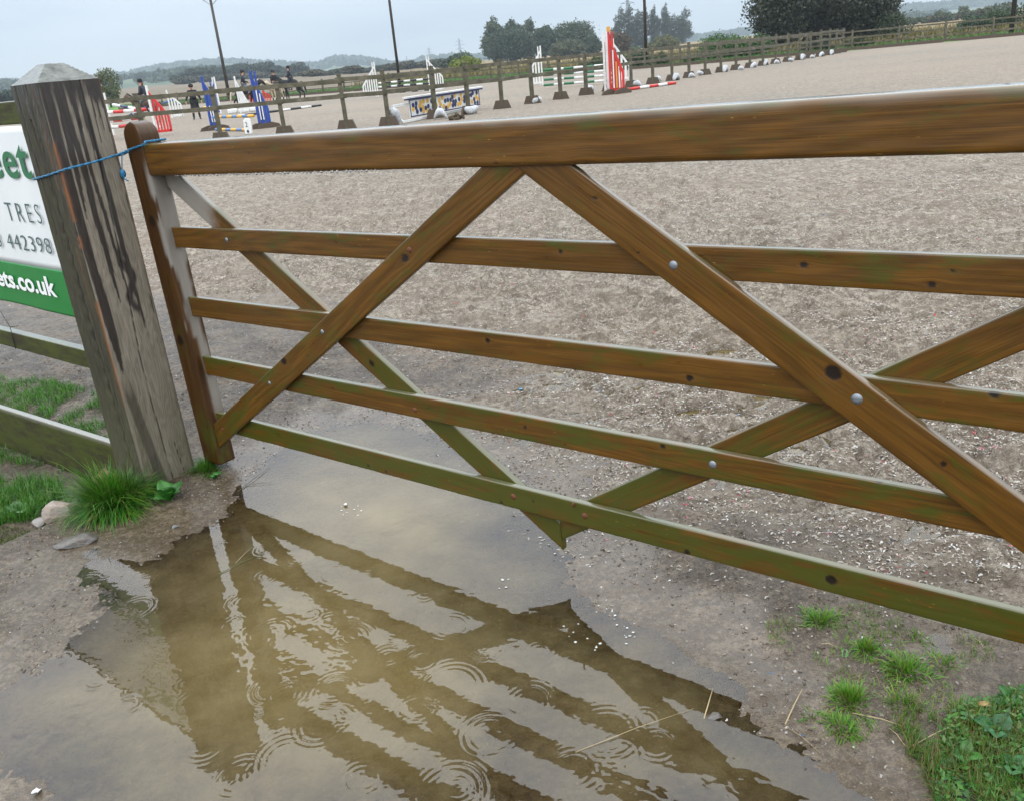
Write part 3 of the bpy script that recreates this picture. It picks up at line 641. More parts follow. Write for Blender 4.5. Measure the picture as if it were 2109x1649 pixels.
    cm = m.fin(m.ramp(m.math('ADD', m.math('MULTIPLY', nn, .7), m.math('MULTIPLY', n2, .3)), [(.34, (.022, .028, .023)), (.66, (.14, .155, .14))]), .28, m.bump(nn, .003, .6))
    k = 24; hw = Wd/2*.99; top = .045
    g1 = np.linspace(-1, 1, k); gx, gy = np.meshgrid(g1, g1, indexing='ij')
    r_ = np.maximum(np.abs(gx), np.abs(gy)); hz = .060*np.clip((1-r_)/(1-.30), 0, 1)
    hz = hz+(fbm(gx, gy, 5, 3, 6)-.5)*.004*sst(1, .9, r_)
    Xc = (PA[0]*gx+PB[0]*gy)*hw; Yc = (PA[1]*gx+PB[1]*gy)*hw
    V = np.stack([Xc, Yc, 1.5145+hz], -1).reshape(-1, 3)
    me = npmesh('cap', V, gridF(k, k), False); link('weathered_top', me, cm, post)
    return post
build_post()

# ------------------------------------------------------------------ fence left of the post, banner on it
def build_left_fence():
    o = P3(.05, .22); f = empty('timber_fence', o, label='mossy timber fence running left from the big post', cat='fence')
    yaw = math.atan2(-PB[1], -PB[0])              # local +X runs right towards the post; boards start at the far left
    L = 2.6
    def rail(nm, off, th, zc, w, gr, tilt=0, mat=M_mossy, **k):
        e = P3(off, .222+L); b = board(nm, L, w, th, mat, f, (e.x-o.x, e.y-o.y, zc-tilt), 0, [], gr, rad=.005, st=.012, topgreen=.1, **k)
        b.rotation_euler = (0, -tilt/L, yaw); return b
    rail('top_rail', .065, .042, 1.428, .080, (.75, .75)); rail('middle_rail', .060, .040, .492, .078, (.75, .6), .045)
    rail('kick_board', .035, .030, .030, .235, (.80, .62), .130, grey=lambda x, y, z: sst(.108, .117, z)*.8)
    b = MB(); c = P3(.13, 2.5)
    b.box((0, 0, .66), (.09, .09, 1.62), Matrix.Rotation(yaw, 3, 'Z')); b.build('post', M_rail, f, loc=(c.x-o.x, c.y-o.y, 0), bevel=.004)
    return f
build_left_fence()
def text_mesh(body, w, h, bold=0.0, depth=.0006, space=1.0):
    cu = bpy.data.curves.new('lettering', 'FONT'); cu.body = body; cu.size = 1; cu.offset = bold; cu.space_character = space; cu.resolution_u = 4; cu.extrude = .01
    o = bpy.data.objects.new('lettering', cu); COL.objects.link(o); dg = bpy.context.evaluated_depsgraph_get()
    me = bpy.data.meshes.new_from_object(o.evaluated_get(dg)); bpy.data.objects.remove(o); me.materials.clear()
    co = np.array([v.co[:] for v in me.vertices]); mn, mx_ = co.min(0), co.max(0); s = [w/(mx_[0]-mn[0]), h/(mx_[1]-mn[1]), depth/.02]
    for v in me.vertices: v.co = ((v.co.x-mx_[0])*s[0], (v.co.y-mn[1])*s[1], (v.co.z)*s[2])
    return me
def build_banner():
    off = .028; t0, t1 = .225, 2.6; zb, zt = .672, 1.383
    m = NT('white_banner_vinyl'); p = m.coord(); n = m.noise(p, 4, 4); mw = m.fin(m.mix(n, (.62, .66, .68), (.78, .80, .80)), .35)
    m = NT('green_banner_vinyl'); mg = m.fin(m.mix(m.noise(m.coord(), 5, 3), (.004, .15, .022), (.006, .20, .032)), .38)
    m = NT('dark_green_print'); md = m.fin((.010, .13, .045), .4); m = NT('thin_grey_print'); mt = m.fin((.05, .10, .10), .4); m = NT('white_print'); mwh = m.fin((.80, .82, .82), .4)
    org = P3(off, t0); yaw = math.atan2(-PB[1], -PB[0]); b = empty('banner', (org.x, org.y, zb), yaw, label='white and green printed banner tied to the left fence', cat='banner')
    def sheet(nm, x0, x1, z0, z1, mat, y=0.0):
        nx, nz = 90, 24; x, z = np.meshgrid(np.linspace(x0, x1, nx), np.linspace(z0, z1, nz), indexing='ij')
        yy = y+.0022*np.sin(x*9+z*4)+(fbm(x, z, 6, 2, 3)-.5)*.004
        me = npmesh(nm, np.stack([x, yy, z], -1).reshape(-1, 3), gridF(nx, nz), True); o = link(nm, me, mat, b)
        so_ = o.modifiers.new('t', 'SOLIDIFY'); so_.thickness = .0012; return o
    H = zt-zb; zband = .182
    sheet('white_panel', -2.3, 0, zband, H, mw); sheet('green_band', -2.3, 0, 0, zband, mg, -.0004)
    def txt(s, tr, zl, w, h, mat, bold, sp=1.0):       # tr: t-coordinate of the right-hand end, zl baseline height
        me = text_mesh(s, w, h, bold, .0008, sp); o = link('lettering', me, mat, b, (-(tr-t0), -.0062, zl-zb), (math.pi/2, 0, 0)); return o
    txt('eet', .285, 1.196, .37, .122, md, .016, 1.12); txt('TRES', .312, 1.032, .305, .072, mt, -.014, 1.45)
    txt('3 442398', .300, .918, .50, .060, mt, -.012, 1.12); txt('ets.co.uk', .365, .742, .56, .080, mwh, .026)
    # cord tying the banner to the middle rail
    c = MB(); a = P3(.024, 1.06, .68); c2 = P3(.036, .985, .545); d = P3(.036, 1.0, .44); e = P3(.072, .985, .54)
    c.tube([a, c2, d], .0016, 6); c.tube([c2, e], .0016, 6); c.build('cord', M_black, smooth=True, label='thin black cord looped over the middle fence rail below the banner', cat='cord')
build_banner()

# ------------------------------------------------------------------ blue twine
def build_twine():
    def front(px, py, off=-.004):      # on the plane of the post's front face
        r = ray(px, py); n = np.array([PA[0], PA[1], 0]); O = np.array([*(PC+PA*off), 0]); t = ((O-[0, 0, CAM_H]) @ n)/(r @ n); return Vector(np.array([0, 0, CAM_H])+t*r)
    def inner(px, py, off=-.004):
        r = ray(px, py); n = np.array([PB[0], PB[1], 0]); O = np.array([*(PC+PB*off), 0]); t = ((O-[0, 0, CAM_H]) @ n)/(r @ n); return Vector(np.array([0, 0, CAM_H])+t*r)
    def ong(px, py, off):
        r = ray(px, py); n = np.array([GN[0], GN[1], 0.]); O = np.array([0, G_D, 0.])+n*off; t = ((O-[0, 0, CAM_H]) @ n)/(r @ n); return Vector(np.array([0, 0, CAM_H])+t*r)
    gz = Vector((GD[0], GD[1], 0)); bk = Vector((-GN[0], -GN[1], 0))
    L0 = P3(.02, .226, front(66, 371).z); A = front(68, 370); B = front(100, 361); C = front(138, 348, -.005)
    E = inner(246, 318, -.012); ST = ong(268, 308, .042); SM = ong(300, 297, .043)
    gl = lambda u, y, z: Vector((GD[0]*u-GN[0]*y, G_D+GD[1]*u-GN[1]*y, z+.0185*u)); SR = gl(-1.507, -.041, 1.322)
    S2 = gl(-1.504, .0, 1.322); S3 = gl(-1.508, .046, 1.322); S4 = gl(-1.628, .046, 1.312); Bk = P3(.225, -.006, E.z-.004); Bk2 = P3(.226, .11, E.z-.012); Bk3 = P3(.226, .226, L0.z)
    pts = [L0, A, B, C, (C+E)/2+Vector((0, 0, -.003)), E, ST, SM, SR, S2, S3, S4, Bk, Bk2, Bk3, L0]
    # resample smoothly
    out = []
    for i in range(len(pts)-1):
        for k in range(8): out.append(pts[i].lerp(pts[i+1], k/8))
    out.append(pts[-1])
    for _ in range(2): out = [out[0]]+[(out[i-1]+out[i]*2+out[i+1])/4 for i in range(1, len(out)-1)]+[out[-1]]
    m = NT('blue_baler_twine'); p = m.coord(); w = m.noise(m.map(p, (1, 1, 1)), 260, 2); mm = m.fin(m.ramp(w, [(.35, (.005, .07, .16)), (.65, (.016, .19, .36))]), .45, m.bump(w, .001, .6))
    b = MB(); N = len(out)
    strands = [[], []]
    for i, q in enumerate(out):
        d = (out[min(i+1, N-1)]-out[max(0, i-1)]).normalized(); u = d.cross(Vector((0, 0, 1))).normalized(); v = d.cross(u); a = i*1.3
        for k in range(2): strands[k].append(q+(u*math.cos(a+k*math.pi)+v*math.sin(a+k*math.pi))*.0019)
    fin = []
    for s_ in strands: b.tube(s_, .0027, 7)
    kn = P3(.21, -.010, at(262, 355, 3.3)[2]+.0)
    b.ball(kn, .011, 10, 8, (1, 1, 1.5)); b.tube([kn+Vector((0, 0, .004)), kn+Vector((.006, -.01, -.02)), kn+Vector((.018, -.012, -.026))], .0025, 6)
    b.tube([Bk, kn+Vector((0, 0, .012))], .002, 6)
    b.build('twine', mm, smooth=True, label='blue baler twine looped round the big post and the gate stile', cat='twine')
build_twine()

# ------------------------------------------------------------------ plants and stones by the gateway
def leafmat(name, c, c2, rough=.45, trans=.25):
    m = NT(name); a = m.attr('col', 'Color'); n = m.noise(m.pos(), 8, 3); col = m.mix(m.math('MULTIPLY', n, .35), a, c2); m.fin(col, rough)
    t = m.n('BsdfTranslucent'); m.set(t.inputs[0], col); mx = m.n('MixShader'); mx.inputs[0].default_value = trans
    m.t.links.new(m.p.outputs[0], mx.inputs[1]); m.t.links.new(t.outputs[0], mx.inputs[2]); m.t.links.new(mx.outputs[0], m.out.inputs[0]); return m.m
M_grass = leafmat('grass_blades', None, (.07, .13, .02), .4, .35)
M_leaf = leafmat('broad_leaves', None, (.03, .10, .02), .35, .2)
def blades(name, C, L, Wd, lean, cols, curve=1.0, seed=1, seg=4, drop=0.0, parent=None, **k):
    """grass blades: C roots (n,3), L lengths, lean outward vectors (n,2)"""
    r = np.random.default_rng(seed); n = len(C); an = np.arctan2(lean[:, 1], lean[:, 0]); sd = np.stack([-np.sin(an), np.cos(an), np.zeros(n)], -1)
    V = np.zeros((n, (seg+1)*2, 3)); mag = np.hypot(lean[:, 0], lean[:, 1])
    for i in range(seg+1):
        s = i/seg; th = mag*s*curve
        pos = C.copy(); hor = L*(s*np.sin(np.clip(mag*.45+th*.6, 0, 1.5))); ver = L*(s*np.cos(np.clip(mag*.45+th*.75, 0, 1.75)))
        pos[:, 0] += np.cos(an)*hor; pos[:, 1] += np.sin(an)*hor; pos[:, 2] += ver
        w = Wd*(1-s**2.2*.96)
        V[:, 2*i] = pos-sd*w[:, None]; V[:, 2*i+1] = pos+sd*w[:, None]
    b = np.arange(n)[:, None]*(seg+1)*2; F = np.concatenate([b+[2*i, 2*i+1, 2*i+3, 2*i+2] for i in range(seg)])
    base = np.array(cols); c = base[r.integers(0, len(base), n)]*r.uniform(.75, 1.25, (n, 1))
    me = npmesh(name, V.reshape(-1, 3), F, True, {'col': np.repeat(c, (seg+1)*2, 0)}); return link(name, me, M_grass, parent, **k)
GC = [(.035, .19, .006), (.06, .25, .010), (.025, .13, .008), (.11, .23, .02), (.02, .085, .008)]
def tuft(cx_, cy_, rad, n, ln, seed, name='grass_tuft', spread=1.1, cols=GC, wd=.0016, upright=.0, **k):
    r = np.random.default_rng(seed); a = r.uniform(0, 2*math.pi, n); q = np.sqrt(r.uniform(0, 1, n))*rad*(1+.5*(fbm(np.cos(a)*2+seed, np.sin(a)*2, 1.3, 2, seed)-.5)*2)
    ns = 14; sc_ = r.integers(0, ns, n); so_ = r.normal(0, 1, (ns, 2))*rad*.42; x = cx_+np.cos(a)*q*.45+so_[sc_, 0]; y = cy_+np.sin(a)*q*.45+so_[sc_, 1]; q = np.hypot(x-cx_, y-cy_); a = np.arctan2(y-cy_, x-cx_)+r.normal(0, .4, n); z = height(x, y)-.004
    m = (q/rad)*spread*r.uniform(.5, 1.25, n)+upright; a2 = a+r.normal(0, .5, n)
    L = ln*r.uniform(.3, 1.0, n)*(1+.5*(r.random(n) < .05))*r.uniform(.6, 1.2, ns)[sc_]; cols = list(cols)*3+[(.26, .20, .07)]
    return blades(name, np.stack([x, y, z], -1), L, np.full(n, wd)*r.uniform(.6, 1.3, n), np.stack([np.cos(a2)*m, np.sin(a2)*m], -1), cols, seed=seed, **k)
c = at(238, 1035); tuft(c[0], c[1]+.02, .125, 3600, .19, 3, spread=1.5, wd=.0017, label='big bright green grass tuft at the foot of the grey gate post', cat='grass tuft')
c = at(425, 968); tuft(c[0], c[1], .055, 700, .07, 4, wd=.0014, label='short grass tuft between the gate post and the gate stile', cat='grass tuft')
smalls = [(1690, 1285, .042, 420, .05, 'small round grass tuft just below the bottom bar, highest on the right'), (1783, 1342, .036, 420, .035, 'compact short tuft with a loose pale leaf beside it'),
          (1868, 1385, .055, 620, .045, 'broad dense tuft in the middle of the right-hand tufts'), (1752, 1445, .048, 560, .05, 'thick tuft at the edge of the shallow water on the right'),
          (1732, 1500, .035, 260, .045, 'ragged tuft standing in the shallow water right of centre'), (1884, 1312, .030, 90, .04, 'thin wispy tuft close under the bottom bar'),
          (1945, 1372, .040, 200, .04, 'sparse tuft right of the broad dense one'), (1848, 1450, .038, 150, .04, 'sparse flattened tuft between the water-edge tuft and the weeds'), (1672, 1475, .022, 90, .03, 'tiny tuft left of the water-edge tuft')]
for i, (px, py, r_, n_, l_, lb) in enumerate(smalls):
    c = at(px, py); tuft(c[0], c[1], r_*1.2, int(n_*1.25), l_*.85, 20+i, spread=2.2, wd=.0015, cols=[(.08, .25, .012), (.12, .30, .02), (.05, .17, .01), (.17, .26, .03)], label=lb, cat='grass tuft', group='small grass tufts in the mud on the right')
def patch(name, poly, n, ln, seed, label, cols=GC, wd=.0013, dens=.45, zoff=0.0):
    r = np.random.default_rng(seed); P = np.array([at(*q)[:2] for q in poly]); mn, mx_ = P.min(0), P.max(0)
    x = r.uniform(mn[0], mx_[0], n); y = r.uniform(mn[1], mx_[1], n); d = sdpoly(P, x, y)
    k = (d+.10*(fbm(x, y, 7, 3, seed)-.5) > 0) & (fbm(x, y, 11, 3, seed+1) > dens*r.uniform(.8, 1.15, n)); x, y = x[k], y[k]; m = len(x); a = r.uniform(0, 6.28, m); g = r.uniform(.1, 1.1, m)
    blades(name, np.stack([x, y, height(x, y)-.003], -1), ln*r.uniform(.4, 1.1, m), np.full(m, wd), np.stack([np.cos(a)*g, np.sin(a)*g], -1), cols, seed=seed, kind='stuff', label=label, cat='grass')
patch('verge_grass', [(-160, 930), (60, 945), (150, 985), (160, 1010), (60, 1035), (-160, 1060)], 26000, .085, 40, 'fresh green grass in front of the mossy kick board on the far left')
patch('bank_grass', [(-260, 790), (60, 800), (160, 815), (330, 890), (330, 990), (150, 930), (-260, 860)], 60000, .055, 41, 'short green grass behind the mossy kick board')
patch('mud_moss', [(-100, 1050), (40, 1050), (70, 1075), (20, 1110), (-100, 1120)], 3500, .02, 42, 'low brown-green moss on the mud at the left edge', [(.08, .085, .015), (.05, .06, .012)], .0012, .4)
patch('trampled_weeds', [(1890, 1440), (2000, 1460), (2250, 1380), (2300, 1800), (1950, 1720), (1900, 1600), (1840, 1520)], 26000, .05, 43, 'trampled grass and runners in the bottom right corner', [(.08, .20, .02), (.14, .16, .03), (.05, .18, .02), (.18, .13, .05)], .0010, .40)
patch('sparse_grass', [(1600, 1290), (1760, 1250), (2000, 1290), (2080, 1400), (1960, 1470), (1780, 1540), (1650, 1500)], 5200, .022, 44, 'thin scattered short grass between the small tufts', [(.08, .22, .015), (.13, .24, .02), (.20, .17, .06)], .0011, .52)
patch('mossy_strip', [(1450, 1120), (1700, 1210), (1720, 1240), (1450, 1150)], 500, .012, 45, 'sparse moss specks on the mud under the bottom bar', [(.10, .13, .03), (.16, .12, .05)], .0010, .55)
def leaf_mesh(L, w, bend, n=7):
    V = []; F = []
    for i in range(n+1):
        s = i/n; ww = w*math.sin(math.pi*min(1, s*.93+.05))**.75*(1 if s < .97 else .2); z = bend*math.sin(s*2.2)*L*.5
        for j, q in enumerate((-1, -.5, 0, .5, 1)): V.append((s*L, q*ww, z+abs(q)*ww*.35-.004*math.cos(q*6)*1.0))
    for i in range(n):
        for j in range(4): F.append((i*5+j, (i+1)*5+j, (i+1)*5+j+1, i*5+j+1))
    return V, F
def broad_plant(px, py, leaves, label, seed, name='broad_leaved_weed', Ls=(.05, .08), col=(.035, .16, .02)):
    r = random.Random(seed); c = at(px, py); z = float(height(np.array([c[0]]), np.array([c[1]]))[0]); root = empty(name, (c[0], c[1], z), label=label, cat='weed')
    for i in range(leaves):
        L = r.uniform(*Ls); V, F = leaf_mesh(L, L*r.uniform(.30, .42), r.uniform(.2, .7)); me = npmesh('leaf', np.array(V), np.array(F), True, {'col': np.tile(np.array(col)*r.uniform(.7, 1.5), (len(V), 1))})
        o = link('leaf', me, M_leaf, root, (0, 0, .004), (0, -r.uniform(.1, .7), i*2*math.pi/leaves+r.uniform(-.3, .3)))
    return root
broad_plant(352, 1035, 8, 'broad-leaved green weed at the right foot of the gate post, by the water', 1, Ls=(.05, .095))
broad_plant(445, 985, 7, 'small clover-like weed under the gate stile', 2, Ls=(.018, .03))
broad_plant(30, 1022, 6, 'pale green broad-leaved weed in the left verge grass', 3, Ls=(.05, .07), col=(.09, .2, .07))
broad_plant(2050, 1520, 9, 'large dark green leafy weed near the bottom right corner', 4, Ls=(.03, .055), col=(.02, .10, .03))
broad_plant(2085, 1600, 8, 'leafy weed lowest in the bottom right corner', 5, Ls=(.025, .045), col=(.03, .11, .03))
broad_plant(2080, 1455, 8, 'leafy weed on the right edge above the larger weeds', 6, Ls=(.025, .045), col=(.03, .12, .02))
broad_plant(1985, 1570, 7, 'small leafy weed left of the bottom right corner weeds', 8, Ls=(.025, .04), col=(.04, .15, .02))
def weed_cover():
    n = 6000; P = np.array([at(*q)[:2] for q in [(1935, 1480), (2060, 1430), (2300, 1400), (2300, 1800), (1960, 1740), (1930, 1640), (1900, 1560)]]); mn, mx_ = P.min(0), P.max(0)
    x = rng.uniform(mn[0], mx_[0], n); y = rng.uniform(mn[1], mx_[1], n); k = (sdpoly(P, x, y)+.08*(fbm(x, y, 7, 3, 2)-.5) > 0); x, y = x[k], y[k]; n = len(x)
    z = height(x, y)+rng.uniform(.002, .045, n)*fbm(x, y, 8, 2, 9); a = rng.uniform(0, 6.28, n); L = rng.uniform(.004, .011, n)
    d = np.stack([np.cos(a), np.sin(a), rng.normal(0, .4, n)], -1); s = np.stack([-np.sin(a), np.cos(a), rng.normal(0, .3, n)], -1); c = np.stack([x, y, z], -1)
    V = np.stack([c-d*L[:, None], c-s*L[:, None]*.5, c+d*L[:, None], c+s*L[:, None]*.5], 1).reshape(-1, 3)
    col = np.array([(.035, .15, .015), (.06, .20, .02), (.02, .09, .02), (.10, .17, .04)])[rng.integers(0, 4, n)]
    link('weed_leaves', npmesh('weeds', V, np.arange(n*4).reshape(-1, 4), False, {'col': np.repeat(col, 4, 0)}), M_leaf, kind='stuff', label='mat of tiny green leaves in the bottom right corner', cat='ground cover')
weed_cover()
def stone(px, py, size, sc, seed, c1, c2, label, rough=.6, sink=.25):
    c = at(px, py); z = float(height(np.array([c[0]]), np.array([c[1]]))[0]); n, k = 40, 28; V = []; F = []
    th, ph = np.meshgrid(np.linspace(.001, math.pi-.001, k), np.linspace(0, 2*math.pi, n, endpoint=False), indexing='ij')
    d = np.stack([np.sin(th)*np.cos(ph), np.sin(th)*np.sin(ph), np.cos(th)], -1); r_ = random.Random(seed); rad = np.ones(th.shape)
    for _ in range(11):
        a = Vector((r_.gauss(0, 1), r_.gauss(0, 1), r_.gauss(0, 1))).normalized(); h = r_.uniform(.50, .86); q = d @ np.array(a); rad = np.minimum(rad, np.where(q > .05, h/np.maximum(q, .05), 9))
    rad = rad*(1+.10*(fbm(d[..., 0]+d[..., 2]*.7, d[..., 1]-d[..., 2]*.5, 6, 4, seed)-.5)); V = (d*rad[..., None]*np.array(sc)*size).reshape(-1, 3)
    i, j = np.meshgrid(np.arange(k-1), np.arange(n), indexing='ij'); F = np.stack([i*n+j, (i+1)*n+j, (i+1)*n+(j+1) % n, i*n+(j+1) % n], -1).reshape(-1, 4)
    m = NT('stone'); p = m.coord(); a = m.noise(p, 35, 5, .65); b = m.noise(p, 140, 3); col = m.mix(m.ramp(a, [(.38, 0.), (.6, 1.)]), c1, c2); col = m.mix(m.math('MULTIPLY', b, .4), col, (.08, .07, .06))
    link('stone', npmesh('stone', V, F, False), m.fin(col, rough, m.bump(a, .006, .9)), loc=(c[0], c[1], z+size*sc[2]*(1-sink)*.6), label=label, cat='stone')
stone(130, 1066, .066, (1.05, .85, .80), 1, (.34, .26, .21), (.30, .27, .24), 'pinkish brown stone left of the big grass tuft')
stone(74, 1042, .036, (1.1, .8, .7), 2, (.30, .29, .28), (.22, .2, .18), 'small light grey angular stone left of the pinkish stone')
stone(118, 1012, .038, (1.2, .9, .7), 3, (.24, .26, .27), (.16, .17, .16), 'grey stone half hidden in the verge grass')
stone(155, 1118, .062, (1.25, .85, .38), 4, (.13, .13, .13), (.10, .085, .07), 'low dark grey rock at the edge of the water', .28, .75)
stone(362, 1085, .013, (1.3, .8, .5), 5, (.20, .22, .23), (.12, .12, .12), 'little dark stone in the shallow water by the big tuft', .3, .3)
stone(1475, 1475, .016, (1.2, .9, .6), 6, (.12, .11, .10), (.09, .08, .07), 'dark pebble beside the upright straw', .4, .3)
def stalk(p0, p1, h0, h1, r, label, col=(.38, .30, .16), name='straw_stalk', cat='straw'):
    a = at(*p0); b = at(*p1); za = max(float(height(np.array([a[0]]), np.array([a[1]]))[0]), WATER_Z)+h0; zb = max(float(height(np.array([b[0]]), np.array([b[1]]))[0]), WATER_Z)+h1
    A = Vector((a[0], a[1], za)); B = Vector((b[0], b[1], zb)); q = MB(); mid = (A+B)/2+Vector((.002, .003, .003)); q.tube([A, mid, B], [r, r*.9, r*.6], 7)
    mm = bpy.data.materials.get('straw_%.2f' % col[0]) or paint('straw_%.2f' % col[0], col, .5, .4)
    q.build(name, mm, smooth=True, label=label, cat=cat)
stalk((1450, 1478), (1468, 1425), .0, .012, .0016, 'short pale straw sticking up beside the dark pebble')
stalk((1617, 1492), (1652, 1432), .0, .012, .0017, 'thick pale straw leaning at the left of the ragged tuft')
stalk((1185, 1548), (1430, 1458), .001, .002, .0007, 'long thin pale straw floating at lower centre right')
stalk((1615, 1495), (1690, 1552), .002, .002, .0010, 'thin straw lying from the leaning straw to the water', (.26, .20, .11))
stalk((1755, 1476), (1880, 1510), .006, .003, .0012, 'pale straw running out below the water-edge tuft')
stalk((1830, 1502), (1862, 1545), .004, .008, .0011, 'short straw left of the bottom right weeds')
stalk((1870, 1548), (1990, 1500), .004, .012, .0013, 'straw crossing the edge of the bottom right weeds')
stalk((1690, 1335), (1722, 1340), .003, .003, .0011, 'short straw left of the compact tuft')
stalk((2008, 1318), (2025, 1345), .003, .003, .0011, 'short pale straw under the right end of the bottom bar')
stalk((490, 1012), (556, 962), .002, .004, .0012, 'thin dark twig on the mud right of the gate stile', (.07, .05, .035), 'twig', 'twig')
stalk((505, 1000), (562, 994), .002, .003, .0009, 'shorter dark twig lying just below the other twig', (.08, .06, .04), 'twig', 'twig')
stalk((450, 1182), (545, 1138), .002, .003, .0013, 'floating green weed stem in the middle of the puddle', (.06, .09, .02), 'weed_stem', 'stem')
stalk((485, 1160), (520, 1128), .003, .006, .0010, 'pale broken stem floating across the green one', (.30, .26, .16), 'weed_stem', 'stem')
c = at(1738, 1358); V, F = leaf_mesh(.032, .010, .3); link('fallen_leaf', npmesh('leaf', np.array(V), np.array(F), True, {'col': np.tile((.12, .25, .09), (len(V), 1))}), M_leaf, loc=(c[0], c[1], .006), rot=(0, 0, 1.1), label='loose pale green leaf beside the compact tuft', cat='leaf')
c = at(2012, 1470); V, F = leaf_mesh(.022, .006, .4); link('fallen_leaf', npmesh('leaf', np.array(V), np.array(F), True, {'col': np.tile((.45, .30, .12), (len(V), 1))}), M_leaf, loc=(c[0], c[1], .03), rot=(0, 0, -.5), label='curled yellow-orange dead leaf on the bottom right weeds', cat='leaf')
def litter():
    for px, py, sz, col, lb in [(1188, 768, .012, (.60, .08, .16), 'pink scrap of cloth on the arena surface below the third bar'), (1072, 803, .012, (.10, .35, .60), 'light blue scrap on the arena surface left of the pink scrap'), (2020, 925, .012, (.60, .06, .16), 'bright pink scrap among the fibre at the right edge'),
                                (78, 1632, .014, (.75, .76, .75), 'white torn scrap on the mud in the bottom left corner'), (712, 1040, .010, (.62, .62, .60), 'small white flake floating in the water beyond the bottom bar'), (660, 575, .010, (.12, .25, .55), 'tiny blue scrap on the arena beyond the second bar')]:
        c = at(px, py); z = max(float(height(np.array([c[0]]), np.array([c[1]]))[0]), WATER_Z)+.003; q = 7; x, y = np.meshgrid(np.linspace(-1, 1, q), np.linspace(-.7, .7, q), indexing='ij'); r_ = 1-.35*fbm(x, y, 1.7, 2, px)*(np.abs(x)+np.abs(y))
        V = np.stack([x*r_*sz, y*r_*sz, .5*sz*(np.sin(x*2.2+px)*np.cos(y*2)+.7)], -1).reshape(-1, 3); o = link('scrap', npmesh('scrap', V, gridF(q, q), True), paint('scrap_cloth', col, .7, .2), loc=(c[0], c[1], z), rot=(0, 0, px*.1), label=lb, cat='scrap'); t = o.modifiers.new('t', 'SOLIDIFY'); t.thickness = .001
    r = np.random.default_rng(77); pts = [(1160, 1130), (1200, 1150), (1222, 1180), (1240, 1200), (1245, 1225), (1262, 1260), (1275, 1290), (1300, 1310), (1180, 1300), (1220, 1330), (700, 1045), (745, 1060), (1035, 1195)]; V = []; F = []
    for px, py in pts:
        for _ in range(5):
            c = at(px+r.normal(0, 10), py+r.normal(0, 9)); n = 9; s_ = r.uniform(.0010, .0036); b = len(V); a0 = r.uniform(0, 6)
            for k in range(n): a = a0+k*2*math.pi/n; q = s_*r.uniform(.45, 1.2); V.append((c[0]+math.cos(a)*q*1.4, c[1]+math.sin(a)*q, WATER_Z+.0022))
            F.append(tuple(range(b, b+n)))
    me = bpy.data.meshes.new('flecks'); me.from_pydata(V, [], F); o = link('foam_flecks', me, paint('foam', (.60, .61, .60), .5, .1), kind='stuff', label='white foam flecks and chips floating along the right water edge', cat='foam'); t = o.modifiers.new('t', 'SOLIDIFY'); t.thickness = .0012
litter()
